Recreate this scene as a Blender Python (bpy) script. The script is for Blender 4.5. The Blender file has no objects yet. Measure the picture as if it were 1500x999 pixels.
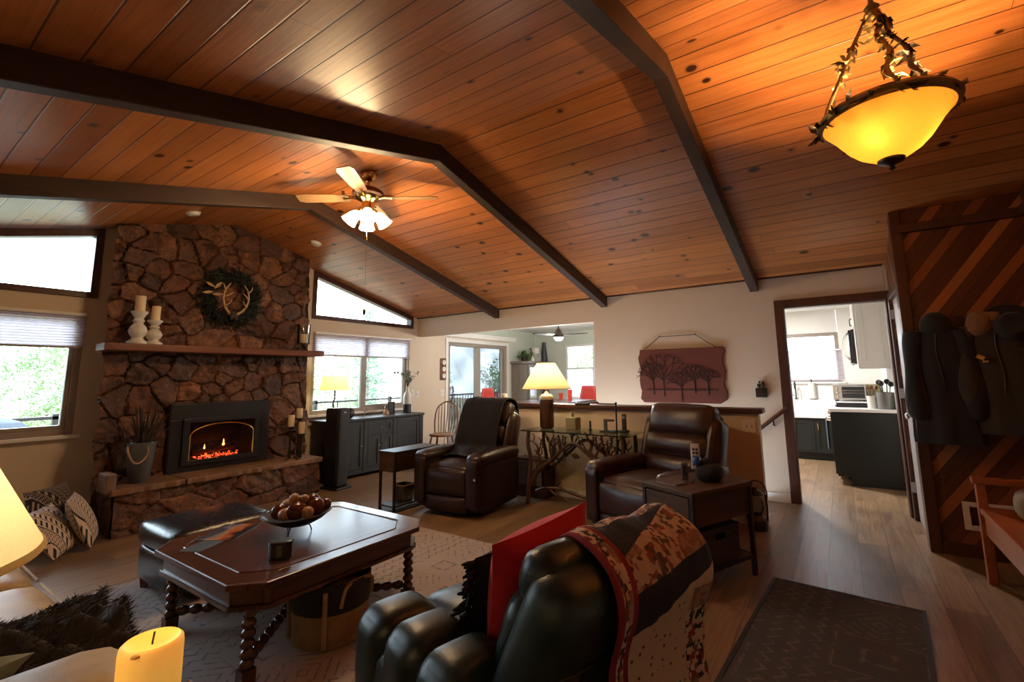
import bpy, bmesh, math, random
from mathutils import Vector, Matrix, noise
R = random.Random(7)
PI = math.pi
scene = bpy.context.scene
COL = scene.collection

# ------------------------------------------------------------------ camera
cam_data = bpy.data.cameras.new('camera')
cam = bpy.data.objects.new('camera', cam_data)
COL.objects.link(cam)
yaw, pitch, roll = .978, .139, -.014
fw = Vector((math.sin(yaw)*math.cos(pitch), math.cos(yaw)*math.cos(pitch), math.sin(pitch)))
rt = Vector((math.cos(yaw), -math.sin(yaw), 0)); up = rt.cross(fw)
rt2 = math.cos(roll)*rt + math.sin(roll)*up; up2 = -math.sin(roll)*rt + math.cos(roll)*up
M = Matrix((rt2, up2, -fw)).transposed().to_4x4(); M.translation = (0, 0, 1.346)
cam.matrix_world = M
cam_data.sensor_width = 36; cam_data.lens = 677.0/1500*36
cam_data.shift_x = -19.1/1500; cam_data.shift_y = -41.9/1500
cam_data.clip_start = .02
scene.camera = cam

# ------------------------------------------------------------------ light
scene.view_settings.view_transform = 'Standard'
scene.view_settings.look = 'None'
scene.view_settings.gamma = 1
scene.view_settings.use_curve_mapping = False
scene.view_settings.exposure = 0.55
scene.cycles.max_bounces = 8
scene.cycles.diffuse_bounces = 5
scene.cycles.glossy_bounces = 3
scene.cycles.transparent_max_bounces = 10
scene.cycles.sample_clamp_indirect = 4
scene.cycles.use_denoising = True
scene.cycles.caustics_reflective = False
scene.cycles.caustics_refractive = False
world = bpy.data.worlds.new('world'); scene.world = world
world.use_nodes = True
bgn = world.node_tree.nodes['Background']
bgn.inputs[0].default_value = (.72, .85, 1, 1); bgn.inputs[1].default_value = 9.0
def lamp(name, kind, loc, power, color, size=.1, rot=None, **kw):
    d = bpy.data.lights.new(name, kind); d.energy = power; d.color = color
    if kind == 'POINT': d.shadow_soft_size = size
    o = bpy.data.objects.new(name, d); o.location = loc
    if rot: o.rotation_euler = rot
    for k, v in kw.items(): setattr(d, k, v)
    COL.objects.link(o); return o
WARM = (1, .66, .33)
def portal(loc, rot, sx, sy):
    o = lamp('window_portal', 'AREA', loc, 1, (1, 1, 1), rot=rot, shape='RECTANGLE', size=sx, size_y=sy)
    o.data.cycles.is_portal = True
portal((.4, 6.5, 1.45), (-PI/2, 0, 0), 2.1, 1.3)
portal((4.67, 6.5, 1.45), (-PI/2, 0, 0), 2.0, 1.3)
portal((.4, 6.5, 2.55), (-PI/2, 0, 0), 2.1, .8)
portal((4.67, 6.5, 2.55), (-PI/2, 0, 0), 2.0, .8)
portal((7.5, 6.5, 1.05), (-PI/2, 0, 0), 2.0, 2.1)
portal((9.75, 4.8, 1.5), (0, PI/2, 0), 1.3, 1.2)
portal((9.5, .35, 1.65), (0, PI/2, 0), .8, .9)
lamp('sun', 'SUN', (0, 0, 30), 6, (1, .95, .85), rot=(math.radians(25), math.radians(-30), 0), angle=.02)
lamp('kitchen_fill_light', 'AREA', (7.6, 1.2, 2.38), 90, (1, .97, .92), rot=(0, 0, 0), shape='DISK', size=.5)  # unseen fill lamp, added to brighten the kitchen

# ------------------------------------------------------------------ materials
class Mat:
    def __init__(s, name):
        s.m = bpy.data.materials.new(name); s.m.use_nodes = True
        s.nt = s.m.node_tree; s.b = s.nt.nodes['Principled BSDF']; s.out = s.nt.nodes['Material Output']
    def n(s, typ, ins=None, **props):
        nd = s.nt.nodes.new('ShaderNode'+typ)
        for k, v in props.items(): setattr(nd, k, v)
        for k, v in (ins or {}).items(): s.set(nd.inputs[k], v)
        return nd
    def set(s, sock, v):
        if hasattr(v, 'is_output'): s.nt.links.new(v, sock)
        elif isinstance(v, (tuple, list)) and len(v) == 3 and sock.type == 'RGBA': sock.default_value = (*v, 1)
        else: sock.default_value = v
    def co(s, kind='Object'): return s.n('TexCoord').outputs[kind]
    def sep(s, v): return s.n('SeparateXYZ', {0: v}).outputs
    def comb(s, x=0., y=0., z=0.): return s.n('CombineXYZ', {0: x, 1: y, 2: z}).outputs[0]
    def math(s, op, a, b=0., c=0., clamp=False): return s.n('Math', {0: a, 1: b, 2: c}, operation=op, use_clamp=clamp).outputs[0]
    def noise(s, v, scale=5., detail=4., rough=.55, dist=0., fac=True):
        nd = s.n('TexNoise', {'Vector': v, 'Scale': scale, 'Detail': detail, 'Roughness': rough, 'Distortion': dist})
        return nd.outputs['Fac' if fac else 'Color']
    def white(s, v): return s.n('TexWhiteNoise', {'Vector': v}, noise_dimensions='3D').outputs['Value']
    def vor(s, v, scale=5., feature='F1', out='Distance', rnd=1.):
        return s.n('TexVoronoi', {'Vector': v, 'Scale': scale, 'Randomness': rnd}, feature=feature).outputs[out]
    def mapping(s, v, loc=(0, 0, 0), rot=(0, 0, 0), scale=(1, 1, 1)):
        return s.n('Mapping', {'Vector': v, 'Location': loc, 'Rotation': rot, 'Scale': scale}).outputs[0]
    def ramp(s, f, stops, interp='LINEAR'):
        nd = s.n('ValToRGB', {0: f}); cr = nd.color_ramp; cr.interpolation = interp
        while len(cr.elements) < len(stops): cr.elements.new(.5)
        for e, (p, c) in zip(cr.elements, stops): e.position = p; e.color = (*c, 1) if len(c) == 3 else c
        return nd.outputs[0]
    def mix(s, f, a, b, blend='MIX'):
        nd = s.n('Mix', data_type='RGBA', blend_type=blend)
        s.set(nd.inputs[0], f); s.set(nd.inputs[6], a); s.set(nd.inputs[7], b); return nd.outputs[2]
    def bump(s, h, strength=.3, dist=.01):
        nd = s.n('Bump', {'Strength': strength, 'Distance': dist, 'Height': h}); s.set(s.b.inputs['Normal'], nd.outputs[0])
    def fin(s, color=None, rough=None, metal=None, **kw):
        if color is not None: s.set(s.b.inputs['Base Color'], color)
        if rough is not None: s.set(s.b.inputs['Roughness'], rough)
        if metal is not None: s.set(s.b.inputs['Metallic'], metal)
        for k, v in kw.items(): s.set(s.b.inputs[k.replace('_', ' ')], v)
        return s.m
def sc(c, k): return tuple(min(1, x*k) for x in c)

def plain(name, c, rough=.5, metal=0., var=.12, scale=8., bump=0., **kw):
    s = Mat(name); f = s.noise(s.co(), scale)
    col = s.ramp(f, [(.3, sc(c, 1-var)), (.7, sc(c, 1+var))])
    if bump: s.bump(s.noise(s.co(), scale*6), bump, .004)
    return s.fin(col, rough, metal, **kw)
def wood(name, c1, c2, axis=0, scale=1., rough=.4, plank=0., coat=0.):
    s = Mat(name); sc3 = [22., 22., 22.]; sc3[axis] = 1.6
    v = s.mapping(s.co(), scale=tuple(x*scale for x in sc3))
    f = s.noise(v, 1., 5., .6, .6)
    col = s.ramp(f, [(.28, c1), (.72, c2)])
    if plank:
        x = s.sep(s.co())[(axis+1) % 2]; q = s.math('FRACT', s.math('DIVIDE', x, plank))
        seam = s.math('LESS_THAN', s.math('ABSOLUTE', s.math('SUBTRACT', q, .5)), .03)
        r = s.white(s.comb(s.math('FLOOR', s.math('DIVIDE', x, plank))))
        col = s.mix(s.math('MULTIPLY', r, .5), col, sc(c1, .7)); col = s.mix(seam, col, sc(c1, .3))
    s.bump(f, .08, .003)
    return s.fin(col, rough, 0., Coat_Weight=coat, Coat_Roughness=.15)
def leather(name, c, rough=.32):
    s = Mat(name); f = s.noise(s.co(), 5., 3.)
    col = s.ramp(f, [(.3, sc(c, .7)), (.7, sc(c, 1.25))])
    g = s.vor(s.co(), 260., 'F1'); w = s.noise(s.co(), 14., 4.)
    s.bump(s.math('ADD', s.math('MULTIPLY', g, .25), w), .22, .006)
    return s.fin(col, s.math('ADD', s.math('MULTIPLY', f, .16), rough-.08), 0.)
def fabric(name, c, rough=.9, weave=500., var=.12, bump=.3, sheen=.15):
    s = Mat(name); f = s.noise(s.co(), 9.)
    col = s.ramp(f, [(.3, sc(c, 1-var)), (.7, sc(c, 1+var))])
    s.bump(s.noise(s.co(), weave, 2.), bump, .002)
    return s.fin(col, rough, 0., Sheen_Weight=sheen)
def emit(name, c, strength, base=(.8, .8, .8)):
    s = Mat(name); f = s.noise(s.co(), 6.); col = s.ramp(f, [(.3, sc(c, .92)), (.7, c)])
    return s.fin(base, .5, 0., Emission_Color=col, Emission_Strength=strength)
def glass_clear(name, tint=(.97, 1, .99), gloss=.08):
    s = Mat(name); t = s.n('BsdfTransparent', {0: (*tint, 1)}); g = s.n('BsdfGlossy', {'Roughness': .02})
    f = s.n('Fresnel', {'IOR': 1.45}).outputs[0]
    fb = s.math('MULTIPLY', f, s.math('ADD', s.math('MULTIPLY', s.noise(s.co(), 2.), .1), .9), clamp=True)
    mx = s.n('MixShader', {0: fb, 1: t.outputs[0], 2: g.outputs[0]}); s.set(s.out.inputs[0], mx.outputs[0]); return s.m
def shade_mat(name, c, transl=.6, emis=0.):
    s = Mat(name); f = s.noise(s.co(), 300., 2.); col = s.ramp(f, [(.3, sc(c, .92)), (.7, c)])
    d = s.n('BsdfDiffuse', {0: col}); t = s.n('BsdfTranslucent', {0: col})
    mx = s.n('MixShader', {0: transl, 1: d.outputs[0], 2: t.outputs[0]}).outputs[0]
    if emis:
        e = s.n('Emission', {0: col, 1: emis}); mx = s.n('AddShader', {0: mx, 1: e.outputs[0]}).outputs[0]
    s.set(s.out.inputs[0], mx); return s.m

def pine_ceiling():
    s = Mat('knotty_pine_boards'); x, y, z = s.sep(s.co())
    bi = s.math('DIVIDE', x, .145); i = s.math('FLOOR', bi); f = s.math('FRACT', bi)
    r = s.white(s.comb(i, 3.1, 0.)); j = s.math('FLOOR', s.math('ADD', s.math('DIVIDE', y, 5.3), s.math('MULTIPLY', r, 9.)))
    r2 = s.white(s.comb(i, j, 5.)); jf = s.math('FRACT', s.math('ADD', s.math('DIVIDE', y, 5.3), s.math('MULTIPLY', r, 9.)))
    gv = s.comb(s.math('MULTIPLY', x, 34.), s.math('ADD', s.math('MULTIPLY', y, 1.6), s.math('MULTIPLY', r2, 40.)), s.math('MULTIPLY', r2, 13.))
    g = s.noise(gv, 1., 5., .6, 1.2)
    base = s.ramp(g, [(.2, (.33, .098, .024)), (.5, (.49, .170, .045)), (.8, (.60, .235, .07))])
    tone = s.ramp(r2, [(0, (.62, .56, .52)), (.25, (.9, .87, .85)), (.7, (1., 1., 1.)), (1, (1.12, 1.10, 1.04))])
    col = s.mix(1., base, tone, 'MULTIPLY')
    kv = s.comb(s.math('MULTIPLY', x, 1.35), y, 0.)
    kd = s.vor(kv, 4.6, 'F1'); kc = s.vor(kv, 4.6, 'F1', 'Color')
    ks = s.math('MULTIPLY', s.math('GREATER_THAN', s.sep(kc)[0], .42), s.math('ADD', .10, s.math('MULTIPLY', s.sep(kc)[1], .20)))
    knot = s.ramp(s.math('DIVIDE', kd, s.math('ADD', ks, .0001)), [(0., (1, 1, 1)), (.55, (.95, .95, .95)), (.68, (.35, .35, .35)), (1., (0, 0, 0))])
    col = s.mix(knot, col, (.030, .009, .004))
    ed = s.math('ABSOLUTE', s.math('SUBTRACT', f, .5))
    seam = s.math('MULTIPLY', s.math('SUBTRACT', ed, .462), 45., clamp=True)
    js = s.math('GREATER_THAN', s.math('ABSOLUTE', s.math('SUBTRACT', jf, .5)), .4997)
    sm = s.math('MAXIMUM', seam, js)
    col = s.mix(s.math('MULTIPLY', sm, .85), col, (.04, .013, .006))
    s.bump(s.math('SUBTRACT', s.math('MULTIPLY', g, .25), s.math('MULTIPLY', sm, 1.)), .5, .006)
    return s.fin(col, s.math('ADD', .27, s.math('MULTIPLY', g, .15)), 0., Specular_IOR_Level=.5)

def plank_floor():
    s = Mat('oak_plank_floor'); x, y, z = s.sep(s.co())
    bi = s.math('DIVIDE', y, .19); i = s.math('FLOOR', bi); f = s.math('FRACT', bi)
    r = s.white(s.comb(i, 1., 2.)); xx = s.math('ADD', s.math('DIVIDE', x, 1.5), s.math('MULTIPLY', r, 7.))
    j = s.math('FLOOR', xx); jf = s.math('FRACT', xx); r2 = s.white(s.comb(i, j, 9.))
    gv = s.comb(s.math('ADD', s.math('MULTIPLY', x, 1.8), s.math('MULTIPLY', r2, 30.)), s.math('MULTIPLY', y, 26.), s.math('MULTIPLY', r2, 11.))
    g = s.noise(gv, 1., 5., .62, 1.6)
    col = s.ramp(g, [(.22, (.085, .048, .027)), (.45, (.205, .128, .072)), (.75, (.30, .205, .125))])
    tone = s.ramp(r2, [(0, (.66, .64, .64)), (.5, (.95, .95, .95)), (1, (1.15, 1.12, 1.08))])
    col = s.mix(1., col, tone, 'MULTIPLY')
    bl = s.noise(s.comb(s.math('MULTIPLY', x, 1.7), s.math('MULTIPLY', y, 4.), 3.), 1.2, 3.)
    col = s.mix(s.ramp(bl, [(.56, (0, 0, 0)), (.75, (.55, .55, .55))]), col, (.055, .04, .035))
    e = s.math('GREATER_THAN', s.math('ABSOLUTE', s.math('SUBTRACT', f, .5)), .488)
    e2 = s.math('GREATER_THAN', s.math('ABSOLUTE', s.math('SUBTRACT', jf, .5)), .4985); sm = s.math('MAXIMUM', e, e2)
    col = s.mix(s.math('MULTIPLY', sm, .7), col, (.03, .02, .015))
    s.bump(s.math('SUBTRACT', s.math('MULTIPLY', g, .3), sm), .25, .003)
    return s.fin(col, s.math('ADD', .3, s.math('MULTIPLY', g, .15)), 0., Specular_IOR_Level=.45)

def cedar_panel():
    # diagonal tongue-and-groove cedar, in the plane of Y and Z
    s = Mat('diagonal_cedar_boards'); x, y, z = s.sep(s.co())
    h = s.math('SUBTRACT', y, x)                       # runs along the wall in both walls
    a = s.math('ADD', s.math('MULTIPLY', h, .80), s.math('MULTIPLY', z, .60)); b = s.math('SUBTRACT', s.math('MULTIPLY', z, .80), s.math('MULTIPLY', h, .60))
    bi = s.math('DIVIDE', a, .070); i = s.math('FLOOR', bi); f = s.math('FRACT', bi); r = s.white(s.comb(i, 7., 1.))
    g = s.noise(s.comb(s.math('MULTIPLY', a, 40.), s.math('MULTIPLY', b, 1.6), s.math('MULTIPLY', r, 20.)), 1., 4.)
    strip = s.math('LESS_THAN', s.math('ABSOLUTE', s.math('SUBTRACT', s.math('FLOORED_MODULO', i, 3.), 1.)), .5)
    dk = s.ramp(r, [(0, (.085, .024, .009)), (1, (.15, .044, .015))]); lt = s.ramp(r, [(0, (.22, .066, .02)), (.5, (.40, .13, .038)), (1, (.50, .18, .055))])
    c1 = s.mix(strip, dk, lt)
    col = s.mix(s.math('MULTIPLY', g, .5), c1, (.05, .014, .006))
    sm = s.math('GREATER_THAN', s.math('ABSOLUTE', s.math('SUBTRACT', f, .5)), .465)
    col = s.mix(s.math('MULTIPLY', sm, .8), col, (.02, .006, .003))
    s.bump(s.math('SUBTRACT', s.math('MULTIPLY', g, .2), sm), .4, .006)
    return s.fin(col, .42, 0.)

def stone_mat(name='field_stone', dark=1.):
    s = Mat(name); at = s.n('Attribute', attribute_name='stone'); r, g_, b = s.n('SeparateColor', {0: at.outputs['Color']}).outputs[:3]
    n1 = s.noise(s.co(), 7., 6., .65, .8); n2 = s.noise(s.co(), 38., 5., .7)
    swirl = s.noise(s.co(), 11., 5., .7, 2.2)
    c = s.ramp(r, [(0, (.075, .028, .013)), (.25, (.25, .085, .032)), (.5, (.125, .052, .026)), (.75, (.37, .15, .062)), (1, (.22, .092, .042))])
    dk = s.ramp(n1, [(.36, (.08, .07, .07)), (.5, (.62, .58, .55)), (.68, (1.25, 1.2, 1.12))])
    col = s.mix(s.math('ADD', .35, s.math('MULTIPLY', g_, .6), clamp=True), c, s.mix(1., c, dk, 'MULTIPLY'))
    col = s.mix(s.math('MULTIPLY', s.ramp(swirl, [(.46, (0, 0, 0)), (.58, (1, 1, 1))]), s.math('SUBTRACT', .85, s.math('MULTIPLY', g_, .75))), col, (.030, .016, .011))
    col = s.mix(s.math('MULTIPLY', n2, .35), col, sc((.09, .05, .035), dark))
    col = s.mix(b, col, (.055, .034, .024))           # mortar
    s.bump(s.math('ADD', s.math('MULTIPLY', n1, .8), s.math('MULTIPLY', n2, .5)), 1., .03)
    return s.fin(col, .5, 0.)

def tribal_rug(name, base, ink, s1=1., dense=.55, border=None):
    s = Mat(name); x, y, z = s.sep(s.co())
    u = s.math('MULTIPLY', x, 3.2*s1); v = s.math('MULTIPLY', y, 3.2*s1)
    fu = s.math('ABSOLUTE', s.math('SUBTRACT', s.math('FRACT', u), .5)); fv = s.math('ABSOLUTE', s.math('SUBTRACT', s.math('FRACT', v), .5))
    d = s.math('ADD', fu, fv); r = s.white(s.comb(s.math('FLOOR', u), s.math('FLOOR', v), 1.))
    l1 = s.math('LESS_THAN', s.math('ABSOLUTE', s.math('SUBTRACT', s.math('FRACT', s.math('MULTIPLY', d, s.math('ADD', 2.5, s.math('MULTIPLY', r, 3.)))), .5)), .11)
    m = s.math('MAXIMUM', fu, fv)
    l2 = s.math('LESS_THAN', s.math('ABSOLUTE', s.math('SUBTRACT', s.math('FRACT', s.math('MULTIPLY', m, s.math('ADD', 2.2, s.math('MULTIPLY', r, 3.)))), .5)), .09)
    pick = s.math('GREATER_THAN', r, .5); ln = s.math('ADD', s.math('MULTIPLY', l1, pick), s.math('MULTIPLY', l2, s.math('SUBTRACT', 1., pick)))
    band = s.math('FRACT', s.math('MULTIPLY', y, 1.15*s1)); bsel = s.math('LESS_THAN', band, .3)
    zz = s.math('ABSOLUTE', s.math('SUBTRACT', s.math('FRACT', s.math('MULTIPLY', x, 14.*s1)), .5))
    zig = s.math('LESS_THAN', s.math('ABSOLUTE', s.math('SUBTRACT', s.math('FRACT', s.math('SUBTRACT', s.math('MULTIPLY', y, 13.*s1), zz)), .5)), .13)
    ln = s.math('ADD', s.math('MULTIPLY', ln, s.math('SUBTRACT', 1., bsel)), s.math('MULTIPLY', zig, bsel))
    wear = s.noise(s.co(), 28., 3.); wm = s.ramp(wear, [(.40, (0, 0, 0)), (.55, (1, 1, 1))])
    ln = s.math('MULTIPLY', s.math('MULTIPLY', ln, wm), dense)
    col = s.mix(ln, s.mix(s.math('MULTIPLY', s.noise(s.co(), 3.), .5), base, sc(base, .72)), ink)
    s.bump(s.noise(s.co(), 350., 2.), .4, .003)
    return s.fin(col, .95, 0.)

def quilt_mat():
    s = Mat('patchwork_quilt'); u, v, _ = s.sep(s.co('UV'))          # metres across and along
    navy = (.012, .016, .034); red = (.22, .02, .03); cream = (.56, .43, .29)
    v1 = s.comb(s.math('MULTIPLY', u, 1.), s.math('MULTIPLY', v, 1.), 0.)
    nw = s.noise(v1, 55., 2., fac=False); v2 = s.n('VectorMath', {0: v1, 1: s.n('VectorMath', {0: nw, 1: (.030, .030, .030)}, operation='MULTIPLY').outputs[0]}, operation='ADD').outputs[0]
    x2, y2, _ = s.sep(v2); cr = s.white(s.comb(s.math('FLOOR', s.math('MULTIPLY', x2, 75.)), s.math('FLOOR', s.math('MULTIPLY', y2, 58.)), 1.))
    blk = s.white(s.comb(s.math('FLOOR', s.math('MULTIPLY', x2, 16.)), s.math('FLOOR', s.math('MULTIPLY', y2, 13.)), 4.))
    mot = s.ramp(cr, [(0, (.02, .02, .03)), (.24, (.56, .43, .31)), (.62, (.25, .035, .04)), (.72, (.60, .48, .36)), (.88, (.17, .08, .055))], 'CONSTANT')
    patch = s.mix(s.math('MULTIPLY', s.math('GREATER_THAN', blk, .72), .75), mot, (.30, .16, .11))
    dots = s.math('LESS_THAN', s.vor(v1, 32., 'F1', rnd=.5), .17)
    dotc = s.mix(dots, cream, (.12, .05, .04))
    # layout along the cloth: motif strip, navy triangle, motif triangle, diagonal navy band, dotted cream field, motif edge strip
    def lin(k, c): return s.math('ADD', c, s.math('MULTIPLY', u, k))
    def below(k, c): return s.math('LESS_THAN', v, lin(k, c))
    warm = s.mix(.25, patch, (.24, .12, .08))
    col = s.mix(below(-.25, .67), dotc, navy)                        # diagonal navy band
    col = s.mix(below(-.10, .545), col, warm)                         # warm motif triangle
    col = s.mix(below(-.34, .47), col, navy)                         # navy triangle
    col = s.mix(below(0., .30), col, patch)
    edge = s.math('MULTIPLY', s.math('GREATER_THAN', u, .37), s.math('GREATER_THAN', v, .60))
    col = s.mix(edge, col, patch)
    col = s.mix(s.math('MULTIPLY', s.math('GREATER_THAN', v, .98), s.math('GREATER_THAN', u, .36)), col, navy)
    e1 = s.math('LESS_THAN', u, .085); e2 = s.math('LESS_THAN', u, .02); e3 = s.math('MULTIPLY', s.math('GREATER_THAN', u, .068), e1)
    col = s.mix(e1, col, patch); col = s.mix(s.math('MAXIMUM', e2, e3), col, red)
    vb = s.math('GREATER_THAN', v, 1.14); col = s.mix(vb, col, red); col = s.mix(s.math('GREATER_THAN', v, 1.17), col, patch)
    s.bump(s.noise(s.co(), 60., 3.), .5, .008)
    return s.fin(col, .9, 0.)

def mudcloth(name, base, ink, k=1.):
    s = Mat(name); u, v, _ = s.sep(s.co('Generated'))
    row = s.math('FLOOR', s.math('MULTIPLY', v, 9.)); fv = s.math('FRACT', s.math('MULTIPLY', v, 9.)); r = s.white(s.comb(row, 4., k))
    f1 = s.math('FRACT', s.math('MULTIPLY', u, s.math('ADD', 9., s.math('MULTIPLY', s.math('FLOOR', s.math('MULTIPLY', r, 4.)), 5.))))
    t1 = s.math('ABSOLUTE', s.math('SUBTRACT', f1, .5))
    zig = s.math('LESS_THAN', s.math('ABSOLUTE', s.math('SUBTRACT', s.math('FRACT', s.math('MULTIPLY', s.math('SUBTRACT', fv, t1), 2.2)), .5)), .16)
    bars = s.math('MULTIPLY', s.math('LESS_THAN', f1, .42), s.math('LESS_THAN', s.math('ABSOLUTE', s.math('SUBTRACT', fv, .5)), .3))
    p = s.math('GREATER_THAN', r, .5); ln = s.math('ADD', s.math('MULTIPLY', zig, p), s.math('MULTIPLY', bars, s.math('SUBTRACT', 1., p)))
    ln = s.math('MAXIMUM', ln, s.math('LESS_THAN', fv, .09))
    col = s.mix(ln, base, ink); s.bump(s.noise(s.co(), 300., 2.), .3, .003)
    return s.fin(col, .92, 0.)

M_ = {}
def mats():
    m = M_
    m['pine'] = pine_ceiling(); m['floor'] = plank_floor(); m['cedar'] = cedar_panel(); m['stone'] = stone_mat()
    m['wall'] = plain('painted_wall', (.64, .53, .41), .75, var=.02, scale=3, bump=.15)
    m['wall_white'] = plain('white_wall', (.80, .79, .76), .7, var=.02, scale=3)
    m['wall_green'] = plain('pale_green_wall', (.58, .62, .53), .75, var=.02, scale=3)
    m['white'] = plain('white_paint', (.78, .76, .73), .45, var=.03)
    m['beam'] = wood('dark_stained_beam', (.030, .014, .009), (.055, .027, .017), 0, .6, .55)
    m['trim'] = wood('brown_trim', (.045, .014, .008), (.085, .027, .014), 2, .7, .42)
    m['cap'] = wood('dark_cap_wood', (.05, .018, .01), (.09, .034, .018), 1, .7, .35)
    m['mantel'] = wood('mantel_wood', (.10, .028, .012), (.19, .055, .022), 0, .6, .45)
    m['vinyl'] = plain('taupe_window_frame', (.30, .25, .21), .45, var=.04)
    m['blind'] = shade_mat('cellular_shade', (.86, .80, .88), .75)
    m['glass'] = glass_clear('window_glass'); m['table_glass'] = glass_clear('green_tinted_glass', (.80, .93, .88))
    m['black'] = plain('black_metal', (.012, .012, .014), .38, var=.1)
    m['blackmatte'] = plain('matte_black', (.014, .014, .016), .6, var=.1)
    m['bronze'] = plain('dark_bronze', (.05, .035, .022), .42, .7, var=.2)
    m['gold'] = plain('aged_gold', (.20, .135, .05), .5, .7, var=.25)
    m['brass'] = plain('polished_brass', (.75, .48, .16), .18, 1., var=.1)
    m['steel'] = plain('brushed_steel', (.5, .5, .5), .3, 1., var=.05)
    m['chrome'] = plain('bright_steel', (.7, .7, .7), .15, 1., var=.03)
    m['brown_leather'] = leather('brown_leather', (.036, .013, .010), .34)
    m['brown_leather_dark'] = leather('dark_brown_leather', (.022, .009, .0075), .36)
    m['green_leather'] = leather('dark_green_leather', (.005, .017, .018), .36)
    m['black_leather'] = leather('black_leather', (.012, .012, .018), .26)
    m['cream_leather'] = leather('cream_leather', (.52, .385, .19), .45)
    m['blackcloth'] = fabric('black_blanket', (.008, .009, .014), sheen=0.); m['fur'] = fabric('dark_brown_fur', (.020, .013, .012), .8, 120., .4, .9, sheen=.1)
    m['red'] = fabric('red_cloth', (.52, .012, .030), .9, 26., .15, .5); m['sage'] = fabric('sage_grey_cloth', (.17, .19, .14), .9, 90., .3, .6)
    m['coat1'] = fabric('black_coat_cloth', (.012, .013, .016)); m['coat2'] = fabric('charcoal_brown_coat_cloth', (.030, .025, .020)); m['fleece'] = fabric('tan_fleece', (.20, .11, .05), .95, 80., .2, .8)
    m['tablewood'] = wood('polished_brown_table', (.055, .016, .008), (.11, .034, .015), 0, .7, .33, plank=.105, coat=.22)
    m['twist'] = wood('turned_dark_wood', (.045, .017, .010), (.10, .038, .02), 2, .8, .25, coat=.4)
    m['drift'] = wood('brown_branch_wood', (.055, .024, .014), (.11, .05, .028), 2, .8, .45)
    m['rustic'] = wood('rustic_dark_wood', (.018, .009, .005), (.10, .045, .018), 0, .5, .45)
    m['sideboard'] = wood('black_washed_wood', (.008, .009, .011), (.026, .025, .027), 0, 1., .45)
    m['chairwood'] = wood('honey_chair_wood', (.16, .07, .03), (.28, .13, .06), 2, 1., .4)
    m['bench'] = wood('orange_bench_wood', (.25, .060, .012), (.36, .10, .022), 1, .6, .35)
    m['hutch'] = wood('grey_brown_hutch', (.13, .10, .075), (.21, .165, .125), 2, .6, .5)
    m['redsign'] = wood('redwood_slab', (.095, .018, .010), (.14, .030, .017), 1, .5, .75)
    m['basket'] = fabric('woven_jute', (.28, .17, .075), .9, 160., .35, .9); m['navy'] = fabric('navy_cloth', (.010, .012, .020))
    m['rug'] = tribal_rug('beige_tribal_rug', (.40, .35, .33), (.055, .05, .06)); m['rug2'] = tribal_rug('charcoal_rug', (.050, .049, .051), (.15, .13, .11), .85, .55)
    m['quilt'] = quilt_mat(); m['mud1'] = mudcloth('cream_mudcloth', (.60, .48, .38), (.025, .02, .025), 1.); m['mud2'] = mudcloth('black_mudcloth', (.022, .02, .03), (.38, .33, .3), 2.)
    m['candle'] = plain('ivory_wax', (.72, .58, .38), .5, var=.04, Subsurface_Weight=.25)
    m['stand'] = plain('white_glazed_ceramic', (.62, .60, .56), .25, var=.15)
    m['pine_needles'] = plain('wreath_greenery', (.007, .012, .007), .8, var=.5, scale=30); m['antler'] = plain('bone_antler', (.42, .27, .13), .5, var=.2)
    m['leaf'] = plain('leaf_green', (.07, .16, .035), .5, var=.3); m['leaf2'] = plain('eucalyptus_leaf', (.16, .21, .13), .55, var=.25)
    m['stem'] = plain('dry_stem', (.035, .02, .015), .8, var=.4); m['zinc'] = plain('galvanized_zinc', (.13, .14, .14), .42, .55, var=.25, scale=5); m['rope'] = fabric('rope', (.34, .22, .12), .9, 200., .2, .8)
    m['burl'] = plain('glossy_burl_wood', (.10, .022, .012), .16, var=.5, scale=9); m['paleball'] = plain('pale_wood_ball', (.42, .25, .14), .4, var=.25)
    m['tin'] = plain('grey_green_tin', (.045, .06, .055), .3, .4, var=.15); m['whiteceramic'] = plain('matte_white_ceramic', (.66, .63, .58), .4, var=.05)
    m['black_ceramic'] = plain('charcoal_ceramic', (.03, .033, .037), .4, var=.1); m['brownglaze'] = plain('brown_glazed_pottery', (.075, .034, .018), .22, var=.35, scale=5)
    m['shade'] = shade_mat('cream_lamp_shade', (.95, .80, .47), .5); m['shade3'] = shade_mat('pale_yellow_lamp_shade', (.93, .82, .54), .45); m['shade2'] = shade_mat('yellow_lamp_shade', (.86, .74, .38), .55)
    m['amber'] = shade_mat('amber_scavo_glass', (.97, .70, .27), .8); m['frost'] = emit('frosted_glass_lit', (1, .82, .55), 9., (.9, .8, .6))
    m['bulb'] = emit('lit_bulb', (1, .75, .4), 60.); m['marble'] = plain('white_counter', (.72, .72, .72), .2, var=.04)
    m['cab_white'] = plain('white_cabinet', (.66, .66, .65), .4, var=.02); m['cab_black'] = plain('black_green_cabinet', (.005, .007, .0065), .45, var=.08)
    m['plastic'] = plain('white_plastic', (.70, .67, .62), .4, var=.03); m['blue'] = plain('blue_plastic', (.02, .12, .42), .4); m['orange'] = plain('orange_wax', (.55, .22, .08), .5)
    m['bark'] = plain('pine_bark', (.16, .13, .13), .9, var=.4, bump=.5); m['needles'] = plain('pine_foliage', (.17, .29, .19), .8, var=.45, scale=3); m['needles2'] = plain('light_foliage', (.27, .39, .20), .8, var=.4, scale=3)
    m['ground'] = plain('forest_floor', (.30, .24, .17), .95, var=.3, scale=2); m['deck'] = wood('deck_boards', (.26, .19, .13), (.36, .27, .19), 0, .6, .7, plank=.14)
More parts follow.
